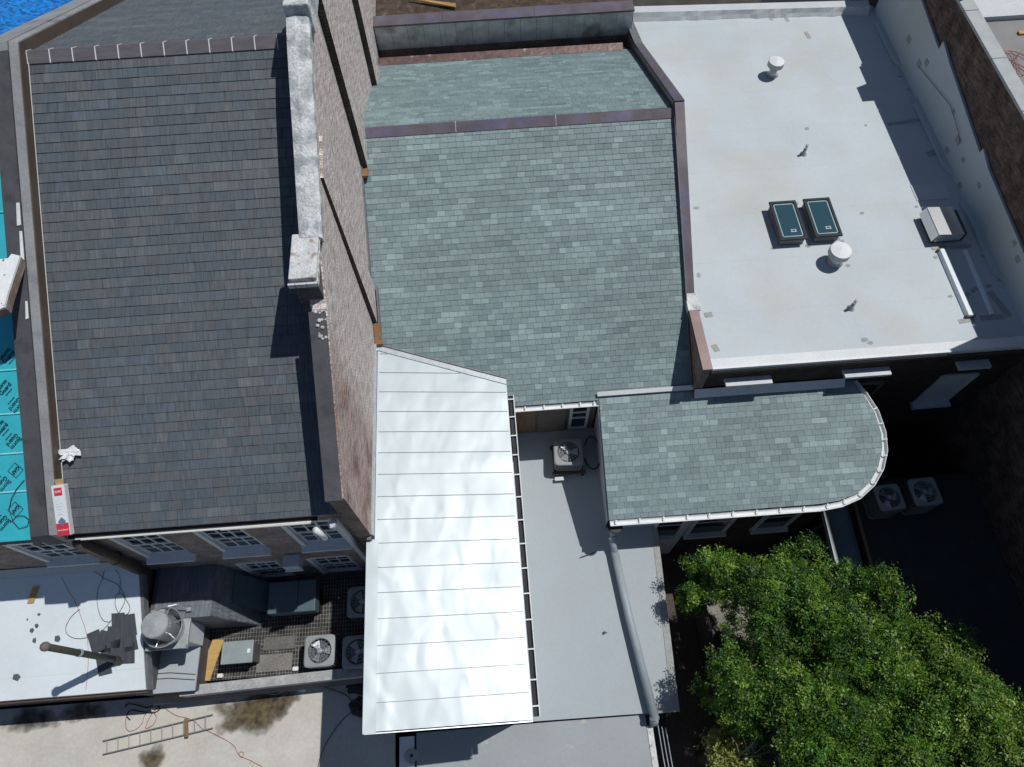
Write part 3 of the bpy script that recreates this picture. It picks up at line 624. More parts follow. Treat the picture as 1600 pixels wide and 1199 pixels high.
# coping on the right verge
XC0, XC1 = 4.87, 5.11
yzv = [(7.62, 7.2), (9.3, 7.16), (9.75, 7.1), (13.9, 9.62), (18.6, 7.68), (20.15, 7.3)]
mb = MB(); mb.prx([(7.62, 0)] + [(y, z-.06) for y, z in yzv] + [(20.15, 0)], XC0+.02, XC1-.02); mb.build("verge_wall", M['brick_end'], gh)
def cop(p, q, m, lift=0, x0=XC0, x1=XC1):
    mb = MB(); mb.prx([(p[0], p[1]-.06+lift), (q[0], q[1]-.06+lift), (q[0], q[1]+lift), (p[0], p[1]+lift)], x0, x1)
    mb.prx([(p[0], p[1]-.14+lift), (q[0], q[1]-.14+lift), (q[0], q[1]-.055+lift), (p[0], p[1]-.055+lift)], x0-.012, x0+.004)
    return mb.build("coping", m, gh)
cop((9.75, 7.08), (13.92, 9.62), M['copper']); cop((13.88, 9.63), (18.6, 7.68), M['copper'], .004); cop((18.6, 7.68), (20.15, 7.3), M['lead'])
cop((9.3, 7.16), (9.8, 7.17), M['cap_old'], .012, 4.85, 5.16); cop((7.6, 7.2), (9.3, 7.16), M['copper_new'])
# counter flashing of the roof against the verge wall
fl = MB(); fl.extr([(XC0-.02, 7.7, TZt(7.7)+.02), (XC0, 7.7, TZt(7.7)+.02), (XC0, 13.8, TZR+.0), (XC0-.02, 13.8, TZR)], (0, 0, .12)); fl.build("step_flashing", M['lead'], gh)
# rear box gutter and metal-clad rear wall
mb = MB(); mb.extr([(-2.98, 18.84, 7.3), (4.6, 18.84, 7.3), (4.6, 19.1, 7.37), (-2.98, 19.1, 7.37)], (0, 0, -.03)); mb.build("valley_flashing", M['copper_valley'], gh)
mb = MB(); mb.box(-2.98, 4.86, 19.08, 19.62, 5.9, 6.0); mb.box(-2.98, 4.86, 19.06, 19.09, 6.0, 7.2); mb.build("box_gutter", M['black'], gh)

# rear wall with standing metal panels
rw = thing("rear_wall", "metal panel clad wall with purple copper cap behind the green roof", "wall")
mb = MB(); mb.box(-2.98, 4.95, 19.66, 19.95, 0, 8.05); mb.build("wall", M['brick_end'], rw)
pm = mat("panel_metal", (.62, .64, .62), rough=.4, metal=0, var=.25, scale=2.5, bump=.3, bscale=3, bdist=.03, col2=(.36, .33, .31), c2scale=1.6)
for i in range(16):
    x0 = -2.98+i*.495
    mb = MB(); mb.poly([(x0, 19.655, 7.22), (x0+.485, 19.655, 7.22), (x0+.485, 19.60, 8.04), (x0, 19.60, 8.04), (x0, 19.67, 7.22), (x0+.485, 19.67, 7.22), (x0+.485, 19.67, 8.04), (x0, 19.67, 8.04)], [[0,1,2,3],[4,7,6,5],[0,3,7,4],[1,5,6,2],[3,2,6,7],[0,4,5,1]]); mb.build("metal_panel", pm, rw)
cc = MB()
for x0, x1 in ((-2.99, -.9), (-.892, 1.9), (1.908, 4.95)): cc.pry([(x0, 8.06), (x1, 8.06), (x1, 8.12), (x0, 8.12)], 19.55, 20.02)
cc.build("coping", M['copper'], rw)
nb = thing("north_roof", "brown bare roof beyond the copper cap at the top of the scene", "roof")
mb = MB(); mb.box(-2.98, 4.9, 20.1, 30, 0, 7.8); mb.build("roof_deck", M['soil'], nb)
for i in range(3):
    mb = MB(); mb.tube([at(640+i*6, -2+i, 7.9), at(712, 7+i*2, 7.9)], .025, 6); tag(mb.build("batten", M['plywood']), ["uppermost pale batten on the brown roof at the top edge", "middle pale batten on the brown roof at the top edge", "lowest pale batten on the brown roof, nearest the copper cap"][i], "batten", "battens on the brown roof")

# ------------------------------------------------ bay
BS = .42; BZ = lambda y: 4.83 + BS*(y-4.84)
bay = [(2.5, 7.62), (8.95, 7.62), (9.22, 7.25), (9.45, 6.82), (9.55, 6.35), (9.53, 5.95), (9.38, 5.58), (9.13, 5.25), (8.75, 4.99), (8.3, 4.86), (7.8, 4.82), (2.5, 4.82)]
nB = unit((0, -BS, 1)); dB = unit((0, -1, -BS)); kB = math.hypot(1, BS)
reg = [(x-2.5, (7.62-y)*kB) for x, y in bay]
A_ = sum(reg[i][0]*reg[(i+1) % len(reg)][1]-reg[(i+1) % len(reg)][0]*reg[i][1] for i in range(len(reg)))
if A_ < 0: reg = reg[::-1]
slates("bay_roof", gh, (2.5, 7.62, BZ(7.62)), (1, 0, 0), dB, nB, reg, .205, .145, tt, M['slate_teal'], wvar=.16, t=.011, drift=lambda u, v: 1.03+.04*math.sin(u+v), spark=.08)
wb = [(2.6, 7.8), (2.6, 4.97), (4.9, 4.97)]
mb = MB(); mb.face([(2.6, 7.85, 0), (2.6, 4.97, 0), (2.6, 4.97, BZ(4.97)-.07), (2.6, 7.85, BZ(7.85)-.07)]); mb.face([(2.7, 7.85, 0), (2.7, 5.07, 0), (2.7, 5.07, BZ(4.97)-.07), (2.7, 7.85, BZ(7.85)-.07)])
mb.box(2.6, 4.9, 4.97, 5.07, 0, BZ(4.97)-.08); mb.build("bay_wall", M['siding'], gh, label="white painted bay wall")
mb = MB(); mb.box(4.9, 7.8, 4.97, 5.07, 0, BZ(4.97)-.08)
cv = [(7.8, 4.97), (8.28, 5.02), (8.7, 5.14), (9.05, 5.38), (9.26, 5.66), (9.39, 6.0), (9.41, 6.35), (9.31, 6.78), (9.08, 7.2), (8.8, 7.6)]
for p, q in zip(cv, cv[1:]): mb.face([(p[0], p[1], 0), (q[0], q[1], 0), (q[0], q[1], BZ(q[1])-.09), (p[0], p[1], BZ(p[1])-.09)])
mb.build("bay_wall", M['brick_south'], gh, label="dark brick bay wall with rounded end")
for x0, x1 in ((3.95, 4.62), (5.0, 5.95), (6.9, 7.7)):
    f = MB(); y = 4.965; f.box(x0-.09, x0, y-.06, y, 2.4, 4.45); f.box(x1, x1+.09, y-.06, y, 2.4, 4.45); f.box(x0-.09, x1+.09, y-.08, y, 4.45, 4.58); f.box(x0-.12, x1+.12, y-.16, y, 2.28, 2.4); f.box(x0, x1, y-.03, y, 3.4, 3.46)
    w_ = f.build("window", M['siding'], gh); p_ = MB(); p_.box(x0, x1, y-.02, y-.004, 2.4, 4.45); p_.build("pane", M['glass'], w_)
gp = [(2.52, 4.745, 4.80), (5.0, 4.735, 4.775), (7.8, 4.73, 4.75)] + [(x+dx, y+dy, BZ(y)-.045) for x, y, dx, dy in ((8.3, 4.86, .03, -.08), (8.75, 4.99, .05, -.06), (9.13, 5.25, .06, -.05), (9.38, 5.58, .08, -.03), (9.53, 5.95, .08, -.01), (9.55, 6.35, .08, .01), (9.45, 6.82, .07, .03), (9.22, 7.25, .06, .04), (8.98, 7.6, .05, .04))]
gutter(gh, gp, .07, straps=[.15, .75, 1.35, 1.95, 2.5, 3.1, 3.7, 4.3, 4.9, 5.5, 5.95, 6.4, 6.85, 7.2, 7.6, 8.0, 8.4, 8.8], name="bay_gutter", material='white_paint')
mb = MB(); mb.extr([(2.46, 7.65, BZ(7.65)+.03), (4.95, 7.65, BZ(7.65)+.03), (4.95, 7.74, BZ(7.74)+.06), (2.46, 7.74, BZ(7.74)+.06)], (0, 0, .03)); mb.build("bay_flashing", M['white_paint'], gh, label="white flashing strip at the head of the bay roof")
mb = MB(); mb.extr([(4.9, 7.45, BZ(7.45)+.03), (8.72, 7.45, BZ(7.45)+.03), (8.72, 7.6, BZ(7.6)+.14), (4.9, 7.6, BZ(7.6)+.14)], (0, 0, .03)); mb.build("bay_flashing", M['white_paint'], gh)
mb = MB(); mb.prx([(4.86, 4.7), (4.9, 4.74), (7.75, BZ(7.75)-.03), (7.75, BZ(7.75)-.16), (4.86, 4.62)], 2.47, 2.52); mb.build("verge_trim", M['siding'], gh)

# drain pipe over the low roof
dpz = thing("drain_pipe", "long grey downpipe lying across the low grey roof from the bay corner", "pipe")
mb = MB(); mb.tube([(2.66, 4.72, 4.5), (2.66, 4.68, 4.05), (2.67, 4.5, 3.72), (2.72, 4.2, 3.60)], .085, 12); mb.tube([(2.70, 4.3, 3.61), (2.85, 2.7, 3.5), (3.14, .36, 3.36)], .105, 14); mb.tube([(3.13, .42, 3.37), (3.15, .28, 3.2), (3.15, .26, 2.9)], .1, 12)
mb.build("pipe", M['pipe_grey'], dpz, smooth=True)
mb = MB(); mb.lathe([(.12, 0), (.19, .12), (.2, .16), (.17, .16)], (2.66, 4.72, 4.45), 16); mb.build("outlet_head", M['rubber'], dpz, smooth=True)
for p in ((2.66, 4.62, 3.95), (3.13, .38, 3.38)):
    mb = MB(); mb.tube([p, (p[0]+.005, p[1]-.05, p[2]-.02)], .118, 12); mb.build("collar", M['galv'], dpz)

# ================================================================== 6 METAL ROOF ANNEX
MS = .173; MZ = lambda x: 6.235 - MS*(x-.2)
an = thing("metal_roof_annex", "annex with bright white metal roof of horizontal seams and side gutter", "building")
nM = unit((MS, 0, 1))
X0, X1, Y0 = -3.09, .2, .45
yv = lambda x: 9.07 - (x+3.0)*.303
mb = MB(); 
seams = [.45, .96, 1.5, 2.03, 2.56, 3.09, 3.62, 4.15, 4.68, 5.21, 5.74, 6.27, 6.8, 7.33, 7.86, 8.39, 8.92]
for a, b in zip(seams, seams[1:]+[9.2]):
    nx = 14; top = []
    xr = X1 if b <= 8.0 else max(min(X1, -3.0+(9.1-b)/.303), -2.6)
    xs_ = np.linspace(X0 if b < 4.3 else -2.95, X1, nx)
    V = []
    for j, y in enumerate((a, (a+b)/2, b)):
        for x in xs_:
            yy_ = min(y, yv(x)) 
            V.append((x, yy_, MZ(x) ))
    mb.poly(V, [[j*nx+k, j*nx+k+1, (j+1)*nx+k+1, (j+1)*nx+k] for j in range(2) for k in range(nx-1) if V[(j+1)*nx+k][1]-V[j*nx+k][1] > 1e-4 or V[(j+1)*nx+k+1][1]-V[j*nx+k+1][1] > 1e-4])
mr_ = mb.build("roof_sheet", M['metal_roof'], an, smooth=True)
under = MB(); under.extr([(X0, .46, MZ(X0)-.02), (X1, .46, MZ(X1)-.02), (X1, 8.1, MZ(X1)-.02), (-2.95, 9.05, MZ(-2.95)-.02), (-2.95, 4.25, MZ(-2.95)-.02), (X0, 4.25, MZ(X0)-.02)], (0, 0, -.1)); under.build("deck", M['siding'], an)
for y in seams[1:]:
    xr = min(X1-.05, -3.0+(9.02-y)/.303) if y > 7.9 else X1-.03
    if xr < -2.8: continue
    s_ = MB(); xl = -2.9; s_.extr([(xl, y, MZ(xl)), (xr, y, MZ(xr)), (xr, y, MZ(xr)+.02), (xl, y, MZ(xl)+.02)], (0, .011, 0)); s_.build("seam", M['galv_dull'], mr_)
mb = MB(); mb.extr([(X0-.03, .42, MZ(X0)+.012), (X0+.22, .42, MZ(X0+.22)+.012), (X0+.22, 4.22, MZ(X0+.22)+.012), (X0-.03, 4.22, MZ(X0)+.012)], (0, 0, .012)); mb.extr([(X0-.03, .42, MZ(X0)+.02), (X0-.01, .42, MZ(X0)+.02), (X0-.01, 4.22, MZ(X0)+.02), (X0-.03, 4.22, MZ(X0)+.02)], (0, 0, -.14)); mb.build("edge_flashing", M['metal_roof'], an)
mb = MB(); mb.box(X0, -3.0, 4.2, 4.27, 6.74, 6.95); mb.build("end_flashing", M['lead'], an)
mb = MB(); mb.extr([(X0, .43, MZ(X0)+.01), (X1, .43, MZ(X1)+.01), (X1, .43, MZ(X1)-.12), (X0, .43, MZ(X0)-.12)], (0, -.02, 0)); mb.build("drip_edge", M['galv'], an)
hd = MB(); a = (-2.98, 9.04); b = (X1-.0, 8.1)
hd.extr([(a[0], a[1]-.02, MZ(a[0])+.012), (b[0], b[1]-.02, MZ(b[0])+.012), (b[0], b[1]+.1, MZ(b[0])+.05), (a[0], a[1]+.1, MZ(a[0])+.05)], (0, 0, .015)); hd.build("head_flashing", M['galv'], an)
hd = MB(); hd.tube([(a[0], a[1]+.13, MZ(a[0])+.07), (b[0], b[1]+.13, MZ(b[0])+.07)], .018, 6); hd.build("head_rim", M['lead'], an)
bx = MB(); bx.box(X0+.12, X1-.1, .6, 4.2, 0, 6.1); bx.box(-2.95, X1-.1, 4.2, 7.8, 0, 6.1); bx.build("walls", M['siding'], an)
gutter(an, [(.285, 7.8, 6.19), (.285, 4, 6.17), (.285, .5, 6.15)], .065, straps=[.12, .6, 1.1, 1.6, 2.1, 2.65, 3.2, 3.75, 4.3, 4.85, 5.4, 6.0, 6.6, 7.1], name="side_gutter", material='bitumen', outer=0)

# ================================================================== 7 LOW GREY ROOF and its neighbours
GZ = lambda y: 3.15 + .07*(y-.5)
lr = thing("grey_roof_annex", "low annex with plain pale grey membrane roof beside the metal roof", "building")
mb = MB(); mb.extr([(-.1, .5, GZ(.5)), (3.78, .47, GZ(.5)), (3.93, 4.97, GZ(4.97)), (3.93, 4.97, GZ(4.97)), (2.6, 4.97, GZ(4.97)), (2.6, 7.84, GZ(7.84)), (-.1, 7.84, GZ(7.84))], (0, 0, -.12)); mb.build("roof_membrane", M['roof_grey'], lr)
mb = MB(); mb.extr([(3.62, .47, GZ(.5)+.006), (3.8, .45, GZ(.5)+.006), (3.95, 4.97, GZ(4.97)+.006), (3.8, 4.97, GZ(4.97)+.006)], (0, 0, .008)); mb.extr([(3.1, .45, GZ(.5)+.01), (3.8, .45, GZ(.5)+.01), (3.8, .68, GZ(.7)+.012), (3.1, .68, GZ(.7)+.012)], (0, 0, .008)); mb.build("edge_strip", M['patch'], lr)
mb = MB(); mb.extr([(-.05, .55, 0), (3.74, .52, 0), (3.88, 4.95, 0), (-.05, 4.95, 0)], (0, 0, 3.02)); mb.build("walls", M['siding'], lr)
for (px, py), (a, b) in (((966, 874), (.05, .1)), ((1019, 1080), (.06, .18)), ((1011, 1055), (.05, .14)), ((827, 672), (.1, .1))):
    p = at(px, py, 3.4); mb = MB(); mb.box(p[0]-a, p[0]+a, p[1]-b, p[1]+b, GZ(p[1])+.004, GZ(p[1])+.008); mb.build("patch", M['patch'], lr)
stk = MB(); stk.tube([at(907, 871, 3.46), at(930, 863, 3.5)], .012, 5); tag(stk.build("stick", M['wood_dark']), "thin dark stick on the low grey roof at the bay shadow's edge", "stick")
p = at(945, 989, 3.31); mb = MB(); mb.extr([(p[0]-.03, p[1]-.04, 3.33), (p[0]+.07, p[1], 3.33), (p[0]-.03, p[1]+.04, 3.33)], (0, 0, .02)); tag(mb.build("slate_chip", M['slate_dark'] if False else M['membrane_dark']), "small triangular slate chip alone on the low grey roof", "slate chip")

sr = thing("front_roof_annex", "weathered grey flat roof at the bottom edge with a round drain", "building")
mb = MB(); mb.box(-2.6, 2.98, -6, .46, 2.85, 2.98); mb.build("roof_membrane", M['roof_grey2'], sr)
mb = MB(); mb.box(-2.55, 2.9, -5.9, .44, 0, 2.85); mb.build("walls", M['siding'], sr)
mb = MB(); mb.box(2.98, 3.12, -6, .2, 2.6, 3.0); mb.build("edge_trim", M['white_old'], sr)
p = at(643, 1181, 2.98); mb = MB(); mb.lathe([(.16, .002), (.16, .006), (.05, .012), (.03, .0)], (p[0], p[1], 2.98), 20); d_ = mb.build("roof_drain", M['galv_dull'], sr); mb = MB(); mb.lathe([(.028, .004), (.028, .02)], (p[0], p[1], 2.98), 10); mb.build("drain_hole", M['black'], d_)
mb = MB(); mb.box(-3.02, -2.66, -6, .4, 2.4, 2.93); mb.build("gutter_box", M['white_paint'], sr)
for i in range(3):
    x = 3.3+i*.09; mb = MB(); mb.tube([(x, .2-.03*i, 2.7), (x+.03, -.5, 2.6), (x+.1, -2.5, 2.6)], .014, 5); tag(mb.build("cable", M['pipe_grey']), ["leftmost grey cable running along the front roof's right edge", "middle grey cable running beside the front roof into the alley", "rightmost grey cable beside the front roof, nearest the alley"][i], "cable", "cables beside the alley")

# ================================================================== 8 WHITE FLAT ROOF BUILDING
wr = thing("white_roof_building", "building with the large white flat membrane roof", "building")
mb = MB(); mb.extr([(5.08, 7.7, 7.0), (13.1, 7.75, 7.0), (13.1, 20.6, 7.0), (5.08, 20.7, 7.0)], (0, 0, -.3)); mb.build("roof_membrane", M['white_roof'], wr)
mb = MB(); mb.prx([(7.63, 7.02), (7.63, 7.13), (7.69, 7.13), (7.98, 7.005)], 5.13, 12.6); mb.build("edge_cant", M['white_paint'], wr)
mb = MB(); mb.prx([(7.63, 6.98), (7.63, 7.08), (7.68, 7.08), (8.0, 7.003)], 12.6, 13.1); mb.build("edge_cant", M['white_paint'], wr)
mb = MB(); mb.box(5.12, 13.1, 7.6, 7.63, 6.9, 7.02); mb.build("edge_trim", M['wood_dark'], wr)
mb = MB(); nn = 40; V = []
for i in range(nn+1):
    x = 5.2+(12.8-5.2)*i/nn; w_ = random.uniform(-.03, .03)
    for y, z in ((20.56+w_, 7.005), (20.63+w_, 7.1+random.uniform(-.02, .02)), (20.7, 7.22), (20.95, 7.26), (21.0, 7.0)): V.append((x, y-.055*(x-5), z))
mb.poly(V, [[i*5+k, (i+1)*5+k, (i+1)*5+k+1, i*5+k+1] for i in range(nn) for k in range(4)]); mb.build("rear_upstand", M['white_old'] if False else M['tape'], wr)
holes = [(5.2, 6.3, 6.0, 6.5)]
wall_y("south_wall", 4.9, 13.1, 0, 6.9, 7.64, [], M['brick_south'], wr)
for x0, x1 in ((5.55, 6.7), (8.5, 9.65), (11.35, 12.15)):
    mb = MB(); mb.box(x0, x1, 7.42, 7.64, 6.5, 6.58); mb.build("window_head", M['siding'], wr)
for x0, x1, z0, z1 in ((11.42, 12.28, 4.3, 5.85), (8.95, 9.85, 4.3, 5.75)):
    f = MB(); y = 7.63; f.box(x0-.06, x0+.03, y-.05, y, z0, z1); f.box(x1-.03, x1+.06, y-.05, y, z0, z1); f.box(x0, x1, y-.05, y, z1-.06, z1+.05); f.box(x0-.1, x1+.1, y-.2, y, z0-.09, z0)
    w_ = f.build("window", M['siding'] if x0 > 10 else M['wood_grey'], wr); p_ = MB(); p_.box(x0+.03, x1-.03, y-.03, y-.01, z0, z1-.06); p_.build("blind", M['siding'] if x0 > 10 else M['glass'], w_)
b_ = MB(); b_.box(5.12, 13.05, 8.0, 20.2, 0, 6.6); b_.build("inner_walls", M['brick_end'], wr)
# membrane patches on the roof (px, py, half length x, half length y, turn)
PT = [(1262, 55, .06, .16, .15), (1229, 29, .05, .14, .1), (1204, 28, .05, .12, .1), (1088, 325, .09, .05, .1), (1107, 492, .1, .07, .1), (1118, 544, .07, .1, .3), (1092, 430, .05, .08, .2),
      (1413, 191, .52, .06, .09), (1353, 196, .04, .04, 0), (1261, 201, .06, .06, .5), (1347, 333, .06, .05, 0), (1432, 323, .05, .04, 0), (1245, 318, .05, .05, 0), (1252, 326, .07, .05, 0),
      (1251, 380, .08, .06, 0), (1208, 388, .06, .05, 0), (1263, 384, .08, .06, .2), (1309, 373, .08, .06, 0), (1316, 377, .06, .05, 0), (1325, 415, .06, .05, 0), (1351, 531, .09, .06, .4), (1360, 536, .07, .05, 0),
      (1462, 402, .06, .05, 0), (1485, 463, .06, .04, 0), (1468, 387, .22, .06, .05), (1510, 501, .2, .06, .1), (1408, 95, .1, .1, 0), (1385, 68, .07, .03, .7), (1419, 140, .05, .05, 0), (1406, 120, .09, .03, .6), (1480, 340, .1, .06, .3),
      (1500, 386, .3, .06, .05), (1535, 400, .06, .05, 0), (1512, 460, .09, .07, .6), (1522, 453, .1, .06, .5), (1545, 447, .08, .06, .2), (1562, 475, .08, .4, .25), (1550, 496, .3, .07, 0), (1387, 28, .2, .14, .8), (1575, 440, .1, .06, .6), (1562, 437, .06, .06, 0), (1455, 240, .14, .1, .3)]
for px, py, a, b, t in PT:
    p = at(px, py, 7.004); c, s = math.cos(t), math.sin(t); K = 10 if max(a, b) < .1 else 4
    if K == 10: pts = [(p[0]+a*math.cos(2*math.pi*k/10)*random.uniform(.85, 1.1), p[1]+b*math.sin(2*math.pi*k/10)*random.uniform(.85, 1.1), 7.003) for k in range(10)]
    else: pts = [(p[0]+u*a*c-v*b*s, p[1]+u*a*s+v*b*c, 7.003) for u, v in ((-1, -1), (1, -1), (1, 1), (-1, 1))]
    mb = MB(); mb.extr(pts, (0, 0, .005)); mb.build("patch", M['patch'], wr)

def roof_vent(loc, label, s=1.0):
    t = thing("roof_vent", label, "roof vent", loc, "round roof vents on the white flat roof")
    mb = MB(); mb.lathe([(.2*s, 0), (.13*s, .03), (.12*s, .06), (.12*s, .36)], n=20); mb.build("pipe", M['galv'], t, smooth=True)
    mb = MB(); mb.lathe([(.235*s, .33), (.25*s, .33), (.25*s, .46), (.235*s, .475), (.02, .53)], n=28); mb.build("cap", M['alu'] if False else M['galv_dull'], t)
    mb = MB(); mb.lathe([(.24*s, .478), (.238*s, .482), (.02, .545)], n=28); mb.build("cap_top", M['white_paint'], t)
    return t
p = at(1206, 117, 7.0); roof_vent((p[0], p[1], 7.0), "white capped round vent near the far edge of the white roof", .95)
p = at(1303, 409, 7.0); roof_vent((p[0], p[1], 7.0), "white capped round vent just below the right skylight", 1.12)
def stub(loc, label, lean):
    t = thing("vent_pipe", label, "vent pipe", loc, "small vent pipes on the white flat roof")
    mb = MB(); mb.lathe([(.1, 0), (.09, .02), (.045, .06), (.045, .2)], n=14); mb.build("boot", M['galv_dull'], t, smooth=True)
    mb = MB(); mb.tube([(0, 0, .18), (0, 0, .34)], .038, 12); mb.build("pipe", M['galv'], t, smooth=True)
    return t
p = at(1255, 241, 7.0); stub((p[0], p[1], 7.0), "small grey vent pipe alone in the middle of the white roof", 0)
p = at(1329, 482, 7.0); stub((p[0], p[1], 7.0), "small grey vent pipe near the front edge of the white roof", 0)

def skylight(loc, label):
    t = thing("skylight", label, "skylight", loc, "twin curb-mounted skylights")
    w, l, h = .33, .62, .24
    mb = MB(); mb.box(-w+.02, w-.02, -l+.02, l-.02, 0, h); mb.build("curb", mat("curb", (.17, .16, .17), rough=.6, var=.1) if 'curb' not in bpy.data.materials else bpy.data.materials['curb'], t)
    f = MB(); z0, z1 = h, h+.055
    f.box(-w-.03, w+.03, -l-.03, -l+.04, z0, z1); f.box(-w-.03, w+.03, l-.04, l+.03, z0, z1); f.box(-w-.03, -w+.04, -l+.04, l-.04, z0, z1); f.box(w-.04, w+.03, -l+.04, l-.04, z0, z1); fr_ = f.build("frame", M['bitumen'], t, bevel=.008)
    g_ = MB(); g_.box(-w+.04, w-.04, -l+.04, l-.04, h+.02, h+.035); g_.build("glazing", M['sky_glass'], t)
    s_ = MB(); a, b, z = w-.06, l-.07, h+.0365
    for x0, x1, y0, y1 in ((-a, a, -b, -b+.022), (-a, a, b-.022, b), (-a, -a+.022, -b, b), (a-.022, a, -b, b)): s_.box(x0, x1, y0, y1, z, z+.003)
    s_.build("spacer_line", mat("spacer", (.35, .5, .47), rough=.4, bump=0) if 'spacer' not in bpy.data.materials else bpy.data.materials['spacer'], t)
    k = MB(); k.box(-.02, .13, -b+.15, -b+.17, z, z+.003); k.box(-.02, .13, -b+.22, -b+.235, z, z+.003); k.box(.0, .02, -b+.17, -b+.22, z, z+.003); k.box(.1, .12, -b+.17, -b+.22, z, z+.003); k.build("sticker", M['siding'], t)
    return t
zt = 7.29
pa = [at(1208, 320, zt), at(1243, 317, zt), at(1254, 368, zt), at(1222, 371, zt)]; c0 = np.mean(pa, axis=0)
skylight((c0[0], c0[1], 7.0), "left skylight of the pair, dark teal glass with pale inner border")
pa = [at(1262, 315, zt), at(1294, 313, zt), at(1309, 363, zt), at(1277, 366, zt)]; c1 = np.mean(pa, axis=0)
skylight((c1[0], c1[1], 7.0), "right skylight of the pair, directly above a round white vent")

hp = at(1477, 350, 7.25)
hd = thing("exhaust_hood", "rectangular metal roof hood half in the shade of the brick wall", "roof hood", (hp[0], hp[1], 7.0))
mb = MB(); mb.box(-.42, .42, -.4, .4, 0, .3); mb.build("base", M['brown_flash'], hd)
mb = MB(); mb.extr([(-.4, -.46, .38), (.28, -.46, .34), (.28, .46, .34), (-.4, .46, .38)], (0, 0, .03)); mb.extr([(-.47, -.46, .14), (-.4, -.46, .38), (-.4, .46, .38), (-.47, .46, .14)], (-.02, 0, .01)); mb.box(-.4, .28, -.46, -.44, .12, .36); mb.box(-.4, .28, .44, .46, .12, .36); mb.build("hood", M['alu'], hd)
mb = MB(); mb.box(.18, .5, .1, .5, .1, .2); mb.build("side_duct", M['galv'], hd)
mb = MB(); p = at(1458, 300, 7.0); mb.box(p[0]-.55, p[0]+.4, p[1]-.28, p[1]+.28, 7.006, 7.016); mb.build("walk_pad", M['tape'], wr)
br_ = thing("pipe_cover", "long white raised strip on the white roof at the shadow's edge", "pipe cover")
a, b = np.array(at(1469, 393, 7.0)), np.array(at(1514, 496, 7.0)); d = b-a; s_ = unit(np.cross(d, (0, 0, 1)))
mb = MB(); mb.extr([a-s_*.09, a+s_*.09, a+s_*.06+(0, 0, .11), a-s_*.06+(0, 0, .11)], d); mb.build("cover", M['white_roof_b'], br_)
for q in (a, b): mb = MB(); mb.frame(q-s_*.1-unit(d)*.03, s_*.2, unit(d)*.06, (0, 0, .1)); mb.build("end_block", M['wood_grey'], br_)
br2 = thing("pipe_cover", "long white raised strip in the shade nearest the brick wall", "pipe cover")
a, b = np.array(at(1508, 392, 7.0)), np.array(at(1550, 492, 7.0)); d = b-a; s_ = unit(np.cross(d, (0, 0, 1)))
mb = MB(); mb.extr([a-s_*.06, a+s_*.06, a+s_*.03+(0, 0, .05), a-s_*.03+(0, 0, .05)], d); mb.build("cover", M['white_roof_b'], br2)

# ================================================================== 9 EAST BRICK WALL
ew = thing("east_wall", "tall dark brick party wall on the right edge with white membrane at its foot", "wall")
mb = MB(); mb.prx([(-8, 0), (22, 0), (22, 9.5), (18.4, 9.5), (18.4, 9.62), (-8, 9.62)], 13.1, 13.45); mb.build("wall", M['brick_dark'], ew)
M['coping_stone'] = mat("coping_stone", (.40, .425, .42), rough=.85, var=.1, scale=3, fine=.07, bump=.2)
for k in range(14):
    y = -8+k*1.88; mb = MB(); mb.box(13.06, 13.45, y, y+1.86, 9.64, 9.71+random.uniform(0, .008)); mb.build("coping", M['coping_stone'], ew)
for y0, y1 in ((16.95, 17.55),):
    mb = MB(); mb.box(13.08, 13.42, y0, y1, 9.72, 10.5); mb.build("pier", M['brick_dark'], ew)
mb = MB(); mb.box(13.1, 13.45, 2.4, 8.6, 9.6, 11.8); mb.build("shade_wall", M['brick_dark'], ew)  # unseen extra wall height, added and sized to shade the courtyard
fw = [(20.3, 8.9), (19, 8.85), (16.5, 8.5), (16.5, 8.75), (15.8, 8.6), (12.9, 8.15), (12.9, 8.3), (12.3, 8.15), (9.6, 7.95), (7.75, 7.85)]
mb = MB(); mb.prx([(20.3, 7.0)] + fw + [(7.75, 7.0)], 13.02, 13.09); mb.build("membrane_upstand", M['white_roof'], ew)
mb = MB()
for y0, y1, o_ in ((17.6, 19.9, .0), (13.2, 16.2, 0), (9.6, 12.4, 0)):
    mb.extr([(12.86, y0+.3, 7.006), (13.03, y0, 7.006), (13.03, y1, 7.006), (12.86, y1-.2, 7.006)], (0, 0, .09))
mb.build("cant_strip", M['white_roof'], ew)
for px, py in ((1420, 62), (1448, 98), (1490, 175), (1497, 219), (1505, 250), (1500, 290), (1530, 290), (1585, 380), (1590, 405), (1480, 235), (1436, 100)):
    p = on(px, py, (1, 0, 0), 13.02); 
    if 7.1 < p[2] < 8.6: mb = MB(); a = random.uniform(.05, .1); mb.box(13.012, 13.0195, p[1]-a*1.3, p[1]+a*1.3, p[2]-a, p[2]+a); mb.build("patch", M['patch'], ew)
cd = MB(); cd.tube([on(1436, 105, (1, 0, 0), 12.98), on(1485, 165, (1, 0, 0), 12.98), on(1497, 205, (1, 0, 0), 12.98), on(1500, 225, (1, 0, 0), 12.98)], .007, 5); tag(cd.build("cable", M['rubber']), "dark cable hung along the white membrane foot of the east brick wall", "cable")
er = thing("east_roof", "grey flat roof beyond the brick wall at the right edge", "roof")
mb = MB(); mb.box(13.5, 40, -8, 16.2, 0, 9.5); mb.build("roof_deck", M['roof_east'], er)
mb = MB(); mb.box(13.5, 40, 16.25, 30, 0, 9.62); mb.build("raised_deck", M['tape'], er)
oc = MB()
ctr = np.array(at(1590, 97, 9.56))
pts = [ctr + np.array([.35*math.sin(t*2.3)*math.cos(t*.7), .45*math.cos(t*1.9+.4), .0]) for t in np.linspace(0, 14, 130)]
oc.tube(pts, .006, 5); tag(oc.build("extension_cord", M['cord_red']), "tangled red cord on the grey roof beyond the east wall", "cord")
